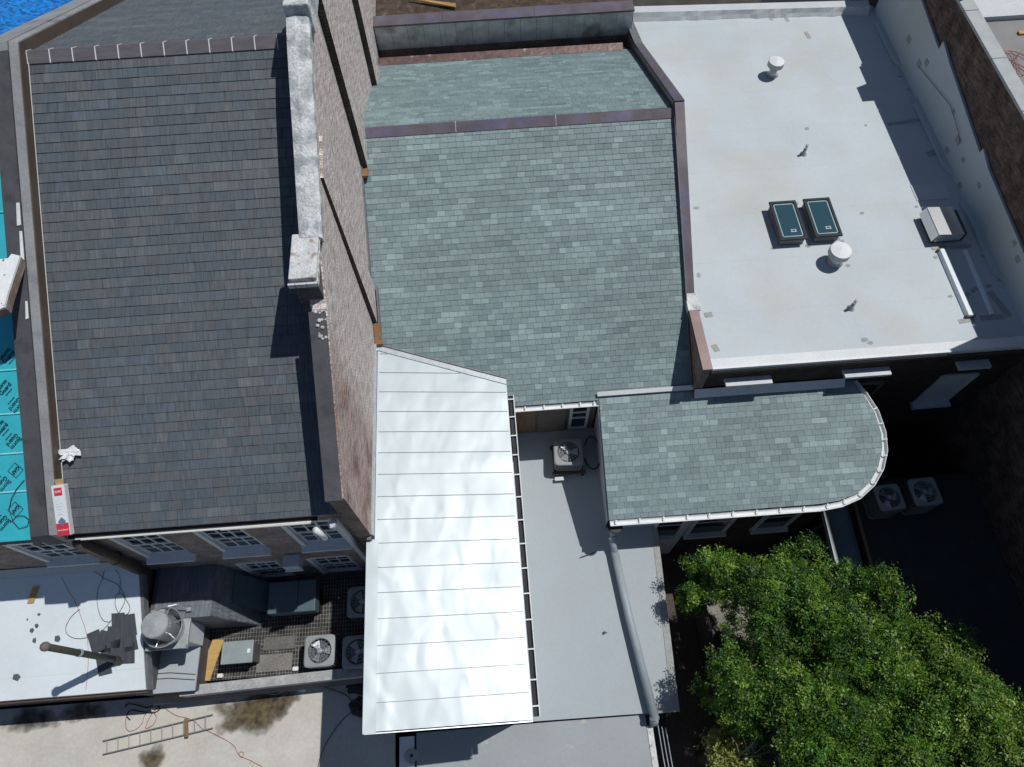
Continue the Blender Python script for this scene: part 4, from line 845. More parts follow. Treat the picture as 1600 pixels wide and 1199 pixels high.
p = at(1597, 50, 9.56); mb = MB(); mb.box(p[0]-.08, p[0]+.08, p[1]-.06, p[1]+.06, 9.5, 9.56); tag(mb.build("wood_block", M['plywood'], bevel=.01), "tan wood block on the grey roof in the top right corner", "wood block")

# ================================================================== 10 COURTYARD ON THE RIGHT
bk = thing("courtyard_roof", "black flat roof in deep shade carrying two condensers", "building")
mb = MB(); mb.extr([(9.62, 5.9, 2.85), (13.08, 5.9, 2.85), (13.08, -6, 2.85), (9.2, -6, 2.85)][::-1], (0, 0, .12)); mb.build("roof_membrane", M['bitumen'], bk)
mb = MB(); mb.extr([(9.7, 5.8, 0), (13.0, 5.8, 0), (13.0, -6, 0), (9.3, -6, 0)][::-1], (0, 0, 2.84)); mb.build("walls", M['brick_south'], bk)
mb = MB(); mb.extr([(9.58, 5.9, 2.975), (9.66, 5.9, 2.975), (9.24, -6, 2.975), (9.16, -6, 2.975)][::-1], (0, 0, .03)); mb.build("edge_trim", M['wood_brown'], bk)
cr = thing("corrugated_canopy", "blue grey corrugated metal canopy between the tree and the black roof", "canopy")
mb = MB(); n_ = 26; V = []
for i in range(n_+1):
    x = 8.95+.62*i/n_
    for y in (5.35, 1.0): V.append((x-(.12 if y < 2 else 0)*1.5, y, 2.62+(.035 if i % 2 else 0)))
mb.poly(V, [[2*i, 2*i+1, 2*i+3, 2*i+2] for i in range(n_)]); o_ = mb.build("sheet", mat("canopy", (.24, .32, .37), rough=.5, metal=.1), cr); o_.modifiers.new("s", 'SOLIDIFY').thickness = .006
mb = MB(); mb.extr([(8.82, 5.4, 2.5), (8.92, 5.4, 2.5), (8.72, 1.0, 2.5), (8.62, 1.0, 2.5)][::-1], (0, 0, .2)); mb.build("fascia", M['cab_grey'], cr)
for x, y in ((8.85, 5.3), (9.5, 5.3), (8.7, 1.2), (9.35, 1.2)): mb = MB(); mb.box(x-.04, x+.04, y-.04, y+.04, 0, 2.55); mb.build("post", M['wood_grey'], cr)

# ---------------------------------------------------------------- condensers
def rsq(w, r, n=44):
    pts = []
    for k in range(n):
        a = 2*math.pi*(k+.5)/n; c, q = abs(math.cos(a)), abs(math.sin(a)); R_ = w/((c**9+q**9)**(1/9)); pts.append((R_*math.cos(a), R_*math.sin(a)))
    return pts
def make_condenser(label, w=.38, h=.72, rfan=.30, loc=(0, 0, 0)):
    t = thing("air_conditioner", label, "air conditioner", loc, "outdoor condensers with round top fans")
    o = rsq(w, .09); n = len(o)
    mb = MB(); ins = [(x*.97, y*.97) for x, y in o]
    mb.poly([(x, y, .06) for x, y in ins]+[(x, y, h-.05) for x, y in ins], [[i, (i+1) % n, n+(i+1) % n, n+i] for i in range(n)]); mb.build("coil", M['ac_coil'], t)
    mb = MB()
    for i in range(n):                                             # louvre bars
        x, y = o[i]; mb.box(x-.008, x+.008, y-.008, y+.008, .06, h-.05)
    for z in (.06, .25, .45, h-.06):
        mb.poly([(x*1.004, y*1.004, z) for x, y in o]+[(x*1.004, y*1.004, z+.02) for x, y in o]+[(x*.98, y*.98, z+.02) for x, y in o], [[i, (i+1) % n, n+(i+1) % n, n+i] for i in range(n)]+[[n+i, n+(i+1) % n, 2*n+(i+1) % n, 2*n+i] for i in range(n)])
    mb.build("guard", M['ac_body'], t)
    mb = MB(); mb.extr([(x*1.02, y*1.02, 0) for x, y in o], (0, 0, .06)); mb.build("base_pan", M['ac_body'], t)
    mb = MB(); ang = [math.atan2(y, x) for x, y in o]; ci = [(rfan*math.cos(a), rfan*math.sin(a)) for a in ang]
    mb.poly([(x*1.02, y*1.02, h-.05) for x, y in o]+[(x*1.02, y*1.02, h-.01) for x, y in o]+[(x*.95, y*.95, h+.01) for x, y in o]+[(x*1.06, y*1.06, h+.018) for x, y in ci]+[(x, y, h) for x, y in ci]+[(x, y, h-.16) for x, y in ci],
            [[r*n+i, r*n+(i+1) % n, (r+1)*n+(i+1) % n, (r+1)*n+i] for r in range(5) for i in range(n)]); mb.build("top_cover", M['ac_body'], t)
    mb = MB(); mb.lathe([(rfan, h-.2), (rfan, h-.18)], n=20); mb.build("fan_well", M['ac_coil'], t)
    mb = MB()
    for k in range(3):
        a = 2*math.pi*k/3; 
        P_ = lambda r, da, z: (r*math.cos(a+da), r*math.sin(a+da), z)
        mb.extr([P_(.05, -.5, h-.10), P_(rfan*.92, -.35, h-.12), P_(rfan*.95, .45, h-.06), P_(.05, .6, h-.07)], (0, 0, .006))
    mb.build("fan_blade", M['galv'], t)
    mb = MB(); mb.lathe([(.07, h-.1), (.07, h-.005), (.04, h+.012)], n=14); mb.build("motor", M['galv'], t)
    mb = MB()
    for k in range(18):
        a = 2*math.pi*k/18; mb.tube([(.05*math.cos(a), .05*math.sin(a), h+.012), (rfan*math.cos(a), rfan*math.sin(a), h+.008)], .004, 4)
    for r in (.16, .24):
        mb.tube([(r*math.cos(a), r*math.sin(a), h+.012) for a in np.linspace(0, 2*math.pi, 25)], .004, 4, cap=False)
    mb.build("grille", M['galv'], t)
    return t
p = at(888, 706, 4.2); ac1 = make_condenser("grey condenser on low feet, half sunlit, under the green eave", loc=(p[0], p[1], 3.78)); ac1.rotation_euler[2] = math.radians(-3)
ac1.scale = (1.0, 1.0, .6)
deck_z = 3.62
def acopy(px, py, ztop, zb, label, s=1.0, rz=0):
    p = at(px, py, ztop); c = copy_tree(ac1); c.location = (p[0], p[1], zb); c['label'] = label; c.scale = (s, s, (ztop-zb)/.72); c.rotation_euler[2] = rz; return c
acopy(499, 1017, 4.3, deck_z, "sunlit condenser on the grating deck just left of the metal roof", .93)
acopy(559, 1018, 4.3, deck_z, "shaded condenser on the deck, partly under the metal roof edge", .95)
acopy(566, 940, 4.3, deck_z, "shaded condenser on the deck nearest the brick facade", .95)
acopy(1390, 777, 3.75, 2.97, "left condenser of the pair on the black courtyard roof", .92, .05)
c6 = acopy(1446, 768, 3.8, 2.97, "right condenser of the pair on the black courtyard roof", .98, .03)
fr = thing("support_stand", "low wooden stand carrying the condenser on the low grey roof", "stand", (ac1.location[0], ac1.location[1]-.02, 0))
for x in (-.4, .33): mb = MB(); mb.box(x, x+.07, -.48, .45, GZ(6.6)+.02, 3.68); mb.build("runner", M['wood_dark'], fr)
for y in (-.45, .3): mb = MB(); mb.box(-.45, .45, y, y+.09, 3.68, 3.77); mb.build("cross_beam", M['wood_dark'], fr)
mb = MB(); mb.box(-.4, -.15, -.6, -.5, 3.66, 3.70); mb.build("shim", M['siding'], fr)
hz = MB(); c = np.array(at(922, 712, 3.75)); hz.tube([c+np.array([.05+.22*math.cos(a), .0+.42*math.sin(a), .05+.3*max(0, math.sin(a))]) for a in np.linspace(-2.9, 2.6, 26)], .022, 8); tag(hz.build("cable_loop", M['rubber'], smooth=True), "black looped cable beside the condenser under the green eave", "cable")

# ================================================================== 11 LEFT LOWER BUILDINGS
WS = .45; WZ = lambda y: 6.1 + WS*(y-4.35)
wl = thing("white_lean_to", "sloping bright white membrane roof at the lower left", "building")
mb = MB(); mb.extr([(-16, 1.74, WZ(1.74)), (-8.40, 1.74, WZ(1.74)), (-8.45, 4.34, WZ(4.34)), (-16, 4.34, WZ(4.34))], (0, 0, -.14)); mb.build("roof_membrane", M['white_roof_b'], wl)
mb = MB(); mb.extr([(-16, 1.7, WZ(1.7)-.15), (-8.44, 1.7, WZ(1.7)-.15), (-8.44, 1.76, WZ(1.7)-.1), (-16, 1.76, WZ(1.7)-.1)], (0, 0, -.2)); mb.build("fascia", M['wood_brown'], wl)
mb = MB(); mb.prx([(1.8, 0), (4.3, 0), (4.3, WZ(4.3)-.15), (1.8, WZ(1.8)-.15)], -16, -8.5); mb.build("walls", M['membrane_dark'], wl)
mb = MB(); mb.extr([(-8.40, 1.74, WZ(1.74)-.02), (-8.33, 1.74, WZ(1.74)-.02), (-8.38, 4.34, WZ(4.34)-.02), (-8.45, 4.34, WZ(4.34)-.02)], (0, 0, -.22)); mb.build("edge_trim", M['lead'], wl)
mb = MB(); mb.extr([(-16, 4.2, WZ(4.2)+.02), (-8.7, 4.2, WZ(4.2)+.02), (-8.7, 4.34, WZ(4.2)+.18), (-16, 4.34, WZ(4.2)+.18)], (0, 0, .02)); mb.build("wall_flashing", M['siding'], wl)
W_on = lambda px, py, h=0: np.array(on(px, py, (0, -WS, 1), 6.1-WS*4.35+h))
nW = unit((0, -WS, 1)); eW = unit((0, 1, WS))
# vent post
pb = W_on(186, 1032); ps = thing("vent_post", "tall olive vent pipe standing on the white lean-to roof", "vent pipe", tuple(pb))
mb = MB(); mb.tube([(0, 0, -.05), (-.12, 0, 2.55)], .07, 14); mb.build("pipe", M['pipe_olive'], ps, smooth=True)
mb = MB(); mb.tube([(-.06, 0, 1.45), (-.065, 0, 1.5)], .083, 14); mb.build("collar", M['galv_dull'], ps)
mb = MB(); mb.lathe([(.07, 2.5), (.095, 2.53), (.09, 2.58), (.03, 2.62)], (-.12, 0, 0), 9); mb.build("cap", M['wood_grey'], ps)
mb = MB(); mb.lathe([(.11, -.02), (.09, .06), (.078, .22)], (0, 0, 0), 14); mb.build("boot", M['pipe_olive'], ps)
# loose slates
sl_mat = M['membrane_dark']
tri = [(185, 975, .2, 0), (202, 977, .18, .08), (195, 995, .2, .1), (178, 996, .18, -.1), (203, 1000, .17, .15), (165, 1003, .17, -.25), (150, 1003, .17, .3), (184, 1017, .2, .12), (200, 1020, .17, -.05), (170, 1025, .2, .2), (162, 1037, .15, .15)]
SLB = ["left slate of the top row in the loose pile", "top right slate of the loose pile, nearest the fan", "middle slate of the pile, below the top row", "slate left of the pile's middle, behind the vent post's head side", "right edge slate of the pile, tilted", "left outlying slate overlapping the pile", "leftmost slate of the pile, turned toward the vent post", "slate directly above the vent post's foot", "slate at the pile's lower right corner", "lower left slate, partly under the vent post", "lowest slate of the pile, half in the post's shadow"]
for i, (px, py, a, r_) in enumerate(tri):
    p = W_on(px, py, .012+.012*(i % 4)); c, s = math.cos(r_), math.sin(r_); ex = np.array([c, s, s*WS]); ey = np.array([-s, c, c*WS])
    mb = MB(); lx, ly = .15, .22
    mb.extr([p-ex*lx-ey*ly, p+ex*lx-ey*ly*random.uniform(.9, 1), p+ex*lx+ey*ly, p-ex*lx*random.uniform(.9, 1)+ey*ly], nW*.009, col=(.72, .68, .7)); o_ = mb.build("loose_slate", M['slate_dark'])
    tag(o_, SLB[i], "slate", "loose slates piled on the white lean-to roof")
fr_l = [((57, 978, .05), "small pale slate chip on the white lean-to roof below the plank"), ((50, 985, .045), "narrow dark chip left of the vent post's top"), ((90, 999, .08), "large dark slate shard between chips and slate pile"), ((54, 1001, .05), "grey chip just above the vent post's cap"), ((26, 1058, .075), "lone grey slate shard near the lower left roof edge"), ((43, 968, .02), "tiny dark chip nearest the plank end"), ((61, 960, .03), "thin dark sliver beside the plank")]
for (px, py, s), lb in fr_l:
    p = W_on(px, py, .012); pts = [p+np.array([s*random.uniform(.7, 1.3)*math.cos(a), s*random.uniform(.7, 1.3)*math.sin(a), 0])+np.array([0, 0, WS*s*math.sin(a)]) for a in (0, 1.1, 2.3, 3.5, 5.0)]
    mb = MB(); mb.extr(pts, nW*.012, col=(1.1, 1.1, 1.1)); tag(mb.build("slate_chip", M['slate_dark']), lb, "slate chip")
a = W_on(57, 917, .02); b = W_on(48, 942, .02); s_ = np.array([.07, 0, 0]); mb = MB(); mb.extr([a-s_, a+s_, b+s_, b-s_], nW*.02); tag(mb.build("plank", M['plywood']), "short tan plank on the white lean-to, mostly in shade", "plank")
def cord(pts, r, m, label, h=.02, cat="cord", fn=W_on, group=None):
    P_ = [np.array(fn(x, y, h)) for x, y in pts]; sm = []
    for i in range(len(P_)-1):
        p0, p1, p2, p3 = P_[max(i-1, 0)], P_[i], P_[i+1], P_[min(i+2, len(P_)-1)]
        for t in np.linspace(0, 1, 7)[:-1]: sm.append(.5*((2*p1)+(-p0+p2)*t+(2*p0-5*p1+4*p2-p3)*t*t+(-p0+3*p1-3*p2+p3)*t**3))
    sm.append(P_[-1]); mb = MB(); mb.tube(sm, r, 5); return tag(mb.build("cord", M[m]), label, cat, group)
cord([(128, 884), (150, 895), (165, 905), (185, 915), (196, 935), (203, 950), (198, 960), (186, 958), (180, 945), (182, 930), (190, 928), (195, 940), (185, 960), (182, 975)], .006, 'cord_dark', "thin dark cord looping down to the slate pile's top")
cord([(160, 905), (152, 925), (153, 950), (160, 968), (170, 972), (175, 968), (160, 985), (140, 995), (120, 998), (106, 992), (103, 980), (112, 963), (125, 952)], .005, 'cord_dark', "thin dark cord in wide loops left of the slate pile")
cord([(160, 905), (163, 893), (172, 888), (183, 894), (188, 908), (186, 930)], .005, 'cord_dark', "thin dark cord arching in the shade on the white lean-to")
cord([(96, 902), (105, 920), (117, 940), (128, 968), (135, 990), (138, 1020), (137, 1050), (134, 1078)], .004, 'cord_red', "thin red cord running down the white lean-to")
# facade shadow casters are real: gutter, spout. Slate hipped volume
hv = thing("slate_penthouse", "small slate clad roof block against the brick facade", "building")
mb = MB(); zt = 5.3
mb.box(-8.4, -7.0, 3.17, 4.34, 0, zt-.02)
mb.extr([(-7.0, 3.17, zt-.02), (-6.4, 3.17, 3.6), (-7.0, 3.17, 3.6)], (0, 1.16, 0)); mb.build("core", M['brick_facade'] if False else M['membrane_dark'], hv)
stt = [(1.5, 1.45, 1.45), (1.3, 1.28, 1.3), (1.65, 1.6, 1.58), (1.4, 1.38, 1.4)]
slates("top_slates", hv, (-8.3, 4.34, zt), (1, 0, 0), (0, -1, 0), (0, 0, 1), [(0, 0), (1.32, 0), (1.32, 1.18), (0, 1.18)], .1, .3, stt, M['slate_dark'], t=.01)
slates("front_slates", hv, (-8.3, 3.165, zt), (1, 0, 0), (0, 0, -1), (0, -1, 0), [(0, 0), (1.3, 0), (1.9, 1.7), (0, 1.7)], .3, .09, stt, M['slate_dark'], t=.01)
ed = unit((.6, 0, -1.7)); slates("side_slates", hv, (-6.99, 4.34, zt), (0, -1, 0), ed, (1.7, 0, .6), [(0, 0), (1.17, 0), (1.17, 1.8), (0, 1.8)], .09, .3, stt, M['slate_dark'], t=.01)
# duct platform with the big exhaust fan
dk = thing("platform", "light grey roof platform under the large exhaust fan", "platform")
mb = MB(); mb.box(-8.95, -7.6, 1.72, 3.14, 0, 4.2); mb.build("body", M['membrane_dark'], dk)
mb = MB(); mb.box(-8.96, -7.58, 1.7, 3.15, 4.205, 4.25); mb.build("top_membrane", M['roof_grey'], dk)
for i in range(2):
    mb = MB(); mb.tube([(-8.9, 2.14-.12*i, 4.27), (-8.2, 2.13-.12*i, 4.27), (-7.6, 2.05-.12*i, 4.27)], .008, 4); tag(mb.build("cable", M['cord_dark']), ["upper thin dark cable crossing the light grey platform", "lower thin dark cable crossing the light grey platform"][i], "cable", "cables on the platform")
fn_ = thing("exhaust_fan", "large round galvanised rooftop exhaust fan on a square duct", "exhaust fan", (-7.86, 2.93, 4.25))
mb = MB(); mb.box(-.3, .34, -.25, .22, 0, .95); mb.build("duct", M['siding'], fn_, bevel=.01)
mb = MB(); mb.box(-.42, .42, -.42, .42, .95, 1.03); mb.build("base_plate", M['galv_dull'], fn_, bevel=.01)
for sx, sy in ((1, 1), (1, -1), (-1, 1), (-1, -1)): mb = MB(); mb.box(sx*.4-.05, sx*.4+.05, sy*.4-.04, sy*.4+.04, 1.03, 1.16); mb.build("hinge_bracket", M['galv_dull'], fn_)
prof_ = [(.33, 1.03), (.35, 1.15), (.41, 1.36), (.43, 1.44), (.42, 1.44), (.4, 1.36), (.33, 1.15), (.3, 1.05)]
mb = MB(); n = 32; mb.poly([(r*math.cos(2*math.pi*k/n), r*math.sin(2*math.pi*k/n), z) for r, z in prof_ for k in range(n)], [[i*n+k, i*n+(k+1) % n, (i+1)*n+(k+1) % n, (i+1)*n+k] for i in range(len(prof_)-1) for k in range(n)]); mb.build("wind_band", M['galv'], fn_, smooth=True)
mb = MB(); mb.tube([(.43*math.cos(a), .43*math.sin(a), 1.44) for a in np.linspace(0, 2*math.pi, 41)], .014, 6, cap=False); mb.build("rim", M['alu'], fn_)
mb = MB(); mb.lathe([(.25, 1.1), (.27, 1.35), (.28, 1.78), (.27, 1.84), (.05, 1.87)], n=28); mb.build("motor_dome", M['galv'], fn_, smooth=False)
mb = MB(); mb.lathe([(.28, 1.76), (.295, 1.77), (.295, 1.82), (.27, 1.85), (.03, 1.88)], n=28); mb.build("dome_lid", M['galv_dull'], fn_)
for k in range(6):
    a = 2*math.pi*(k+.3)/6; mb = MB(); mb.tube([(.27*math.cos(a), .27*math.sin(a), 1.42), (.42*math.cos(a), .42*math.sin(a), 1.43)], .012, 5); mb.build("strut", M['alu'], fn_)
mb = MB(); mb.box(-.06, .06, .25, .36, 1.44, 1.58); mb.build("junction_box", M['galv_dull'], fn_)
mb = MB(); mb.tube([(.06, .44, 1.46), (.22, .48, 1.4), (.38, .4, 1.15)], .015, 6); mb.build("conduit", M['galv'], fn_)
# grating deck
gd = thing("grating_deck", "dark steel grating deck between the brick facade and the concrete kerb", "deck")
mb = MB(); mb.box(-7.6, -3.1, 1.95, 4.34, deck_z-.08, deck_z); mb.build("grating", M['grate'], gd)
mb = MB(); mb.box(-7.5, -3.2, 2.0, 4.3, 0, deck_z-.1); mb.build("walls", M['brick_end'], gd)
mb = MB(); mb.box(-6.4, -5.55, 2.05, 2.45, deck_z+.004, deck_z+.02); mb.build("solid_plate", mat("plate", (.2, .19, .175), rough=.8, var=.2, fine=.25), gd)
mb = MB(); mb.box(-6.25, -5.5, 2.55, 2.85, deck_z+.004, deck_z+.012); mb.build("solid_plate", mat("plate2", (.13, .125, .12), rough=.8, var=.2, fine=.25), gd)
kb = thing("kerb_wall", "low weathered concrete wall between the grating deck and beige roof", "wall")
mb = MB(); mb.extr([(-8.05, 1.62, 0), (-3.1, 1.76, 0), (-3.1, 1.98, 0), (-8.05, 1.84, 0)], (0, 0, 3.98)); mb.build("wall", M['concrete'], kb)
mb = MB(); mb.extr([(-8.9, 1.52, 3.35), (-3.1, 1.66, 3.35), (-3.1, 1.78, 3.65), (-8.9, 1.66, 3.65)], (0, 0, .05)); mb.build("skirt_flashing", M['membrane_dark'], kb)
# cabinets
p0, p1 = at(345, 1003, 4.3), at(396, 1036, 4.3)
cb_ = thing("equipment_cabinet", "sunlit grey metal cabinet beside the plywood on the deck", "cabinet", ((p0[0]+p1[0])/2, (p0[1]+p1[1])/2, deck_z))
mb = MB(); mb.box(-.33, .33, -.2, .22, .02, .62); mb.build("case", M['membrane_dark'], cb_)
mb = MB(); mb.box(-.37, .37, -.25, .26, .62, .68); mb.build("lid", M['cab_grey'], cb_, bevel=.01)
mb = MB(); mb.box(.24, .31, -.03, .06, .681, .685); mb.build("sticker", M['white_paint'], cb_)
p0, p1 = at(420, 905, 4.5), at(495, 955, 4.5)
cb2 = thing("equipment_cabinet", "big shaded blue-grey metal unit against the brick facade", "cabinet", ((p0[0]+p1[0])/2, (p0[1]+p1[1])/2-.03, deck_z))
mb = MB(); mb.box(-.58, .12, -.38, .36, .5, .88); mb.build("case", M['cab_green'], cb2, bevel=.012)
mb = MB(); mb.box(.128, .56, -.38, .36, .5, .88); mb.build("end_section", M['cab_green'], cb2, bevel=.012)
mb = MB(); mb.box(-.5, -.4, -.3, .3, 0, .5); mb.box(.4, .5, -.3, .3, 0, .5); mb.build("stand", M['black'], cb2)
p = on(368+25, 935, (0, 1, 0), 3.9)
dc = thing("duct_box", "shaded grey tapered duct box between the slate block and big cabinet", "duct")
mb = MB(); mb.extr([(-6.75, 3.55, 4.7), (-6.0, 3.4, 3.9), (-6.0, 3.4, 3.64), (-6.75, 3.55, 3.64)], (0, .7, .0)); mb.build("casing", M['cab_green'], dc)
p = on(462, 886, (0, 1, 0), 4.1); wbx = thing("wall_unit", "small white box unit mounted between the lower facade windows", "wall unit")
mb = MB(); mb.box(p[0]-.24, p[0]+.14, 4.05, 4.34, p[2]-.1, p[2]+.24); mb.build("case", M['siding'], wbx, bevel=.01)
mb = MB(); mb.box(p[0]-.26, p[0]+.16, 4.02, 4.05, p[2]-.12, p[2]-.06); mb.build("front_lip", M['white_paint'], wbx)
# plywood
z = deck_z+.05
pl_ = MB(); pl_.extr([at(333, 1000, z+.03), at(350, 1000, z+.03), at(347, 1010, z+.03), at(328, 1064, z), at(313, 1064, z), at(322, 1040, z), at(317, 1038, z)][::-1], (0, 0, .02)); tag(pl_.build("plywood_board", M['plywood']), "orange plywood offcut leaning on the deck by the grey cabinet", "board")
for px, py, lb in ((343, 1056, "small white rag with a red mark on the deck near the plywood"), (461, 1045, "small white junction box on the deck by the concrete wall")):
    p = at(px, py, deck_z+.1); mb = MB(); mb.box(p[0]-.07, p[0]+.07, p[1]-.05, p[1]+.05, deck_z, deck_z+.1); tag(mb.build("junction_box" if px > 400 else "rag", M['white_paint'], bevel=.02), lb, "box" if px > 400 else "rag")

# beige roof
bg_ = thing("beige_roof_building", "stained beige flat roof at the lower left with a ladder on it", "building")
mb = MB(); mb.box(-16, -3.12, -6, 1.74, 2.85, 3.0); beige = mb.build("roof_membrane", M['beige_roof'], bg_)
mb = MB(); mb.box(-15.9, -3.2, -5.9, 1.7, 0, 2.85); mb.build("walls", M['brick_end'], bg_)
# stains on the beige roof (moss and dirt; those by the lean-to also paint its shadow wider)
def stain_mat(name, c):
    m = bpy.data.materials.new(name); m.use_nodes = True; nt = m.node_tree; N = nt.nodes; L = nt.links; b = N["Principled BSDF"]; b.inputs["Roughness"].default_value = .95
    tc = N.new("ShaderNodeTexCoord"); n = N.new("ShaderNodeTexNoise"); n.inputs["Scale"].default_value = 5; n.inputs["Detail"].default_value = 8; L.new(tc.outputs["Object"], n.inputs["Vector"])
    ra = N.new("ShaderNodeValToRGB"); L.new(n.outputs[0], ra.inputs[0]); ra.color_ramp.elements[0].position = .38; ra.color_ramp.elements[0].color = (*[x*.6 for x in c], 1); ra.color_ramp.elements[1].position = .62; ra.color_ramp.elements[1].color = (*[x*1.9 for x in c], 1); L.new(ra.outputs[0], b.inputs["Base Color"])
    a = N.new("ShaderNodeVertexColor"); a.layer_name = "tone"; n3 = N.new("ShaderNodeTexNoise"); n3.inputs["Scale"].default_value = 6; n3.inputs["Detail"].default_value = 8; L.new(tc.outputs["Object"], n3.inputs["Vector"])
    ad = N.new("ShaderNodeMath"); ad.operation = 'ADD'; sep = N.new("ShaderNodeSeparateColor"); L.new(a.outputs[0], sep.inputs[0]); L.new(sep.outputs[0], ad.inputs[0]); L.new(n3.outputs[0], ad.inputs[1])
    mr = N.new("ShaderNodeMapRange"); mr.inputs[1].default_value = .7; mr.inputs[2].default_value = 1.5; L.new(ad.outputs[0], mr.inputs[0]); L.new(mr.outputs[0], b.inputs["Alpha"])
    return m
SM = stain_mat("moss_stain", (.08, .06, .032)); SM2 = stain_mat("damp_shade_stain", (.07, .06, .05))
def stain(cx, cy, a, b, rot, z, m, parent, pw=.9, name="stain", rings=8, n=28):
    mb = bpy.data.meshes.new(name); V = [(cx, cy, z)]; F = []; val = [pw]
    for i in range(1, rings+1):
        for k in range(n):
            t = 2*math.pi*k/n; f = i/rings; wob = 1+.12*math.sin(3*t+cx*5)+.08*math.sin(5*t+cy*3)
            x, y = a*f*wob*math.cos(t), b*f*wob*math.sin(t); V.append((cx+x*math.cos(rot)-y*math.sin(rot), cy+x*math.sin(rot)+y*math.cos(rot), z)); val.append(pw*(1-f**1.7))
    for k in range(n): F.append((0, 1+k, 1+(k+1) % n))
    for i in range(rings-1):
        for k in range(n): a0 = 1+i*n; F.append((a0+k, a0+n+k, a0+n+(k+1) % n, a0+(k+1) % n))
    mb.from_pydata(V, [], F); ca = mb.color_attributes.new("tone", 'FLOAT_COLOR', 'POINT')
    ca.data.foreach_set("color", [c for v in val for c in (v, v, v, 1.0)]); mb.materials.append(m)
    o = bpy.data.objects.new(name, mb); COL.objects.link(o); o.parent = parent; return o
def bst(px, py, a, b, rot, m, pw=.9):
    p = at(px, py, 3.004); stain(p[0], p[1], a, b, rot, 3.004+.0015*len([c for c in beige.children]), m, beige, pw)
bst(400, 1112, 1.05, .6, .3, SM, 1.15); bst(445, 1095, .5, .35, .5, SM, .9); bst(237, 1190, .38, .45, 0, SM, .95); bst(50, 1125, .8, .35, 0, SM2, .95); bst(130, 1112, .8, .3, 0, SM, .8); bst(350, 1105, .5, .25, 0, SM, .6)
def beige_on(x, y, h=0): return at(x, y, 3.0+h)
# ladder
ld = thing("ladder", "long aluminium ladder lying flat on the beige roof", "ladder")
a0, a1 = np.array(at(162, 1158, 3.06)), np.array(at(333, 1117, 3.06)); b0, b1 = np.array(at(162, 1179, 3.06)), np.array(at(333, 1138, 3.06))
for p, q in ((a0, a1), (b0, b1)):
    mb = MB(); d = q-p; s_ = unit(np.cross(d, (0, 0, 1))); mb.frame(p-s_*.014, d, s_*.022, (0, 0, .06)); mb.build("rail", M['ladder'], ld)
for i in range(10):
    f = (i+.35)/10.0; mb = MB(); mb.tube([a0+(a1-a0)*f+(0, 0, .035), b0+(b1-b0)*f+(0, 0, .035)], .011, 8); mb.build("rung", M['ladder'], ld)
c0_, c1_ = np.array(at(291, 1123, 3.14)), np.array(at(292, 1152, 3.14)); mb = MB(); mb.frame(c0_-np.array([.045, 0, 0]), (.09, 0, 0), c1_-c0_, (0, 0, .025)); tag(mb.build("wood_batten", M['wood_brown']), "short wooden batten laid across the ladder", "batten")
cord([(250, 1105), (240, 1112), (232, 1125), (228, 1138), (240, 1132), (244, 1120), (236, 1112), (226, 1118), (222, 1130), (212, 1140), (200, 1142), (196, 1130), (198, 1118)], .006, 'cord_red', "red extension cord tangled above the ladder", .03, fn=beige_on)
cord([(255, 1105), (275, 1118), (292, 1122), (305, 1128), (315, 1138), (330, 1145), (350, 1155), (365, 1165), (372, 1178), (378, 1184), (380, 1176), (374, 1176), (376, 1182), (390, 1188), (405, 1196), (420, 1205)], .006, 'cord_red', "red cord trailing past the ladder to the bottom edge", .02, fn=beige_on)
cord([(196, 1105), (200, 1100), (215, 1102), (230, 1106), (242, 1102), (250, 1107), (240, 1114), (220, 1112), (205, 1110), (198, 1118), (203, 1125)], .014, 'rubber', "black cable heap in the shade above the ladder", .03, cat="cable", fn=beige_on)
cord([(399, 1082), (430, 1085), (450, 1078), (468, 1072), (480, 1068)], .012, 'galv_dull', "pale hose along the foot of the concrete wall", .03, cat="hose", fn=beige_on)
cord([(490, 1070), (520, 1078), (545, 1090), (550, 1110), (535, 1125), (520, 1145), (508, 1165), (500, 1185), (496, 1205)], .010, 'cord_dark', "dark cable curving along the metal roof's shadow", .02, cat="cable", fn=beige_on)
def crumple(name, c, rx, ry, rz, m, label, cat, seed, n=9, up_=(0, 0, 1), jag=.5):
    rr = random.Random(seed); V = []; N_ = 18; K = 8
    for i in range(K+1):
        th = math.pi*i/K
        for k in range(N_):
            ph = 2*math.pi*k/N_; f = 1+rr.uniform(-jag, jag*.6); V.append((c[0]+rx*f*math.sin(th)*math.cos(ph), c[1]+ry*f*math.sin(th)*math.sin(ph), c[2]+max(0, rz*(math.cos(th)*f+.2))))
    mb = MB(); mb.poly(V, [[i*N_+k, i*N_+(k+1) % N_, (i+1)*N_+(k+1) % N_, (i+1)*N_+k] for i in range(K) for k in range(N_)]); return tag(mb.build(name, m), label, cat)
c = at(474, 1074, 3.05); crumple("plastic_bag", c, .14, .11, .07, M['white_card'], "crumpled white plastic bag by the concrete wall on the beige roof", "bag", 3)
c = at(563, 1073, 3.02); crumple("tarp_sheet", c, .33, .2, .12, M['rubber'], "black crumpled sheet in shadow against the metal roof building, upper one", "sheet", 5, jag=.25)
c = at(565, 1105, 3.02); crumple("tarp_sheet", c, .33, .25, .12, M['rubber'], "black crumpled sheet in shadow against the metal roof building, lower one", "sheet", 8, jag=.25)

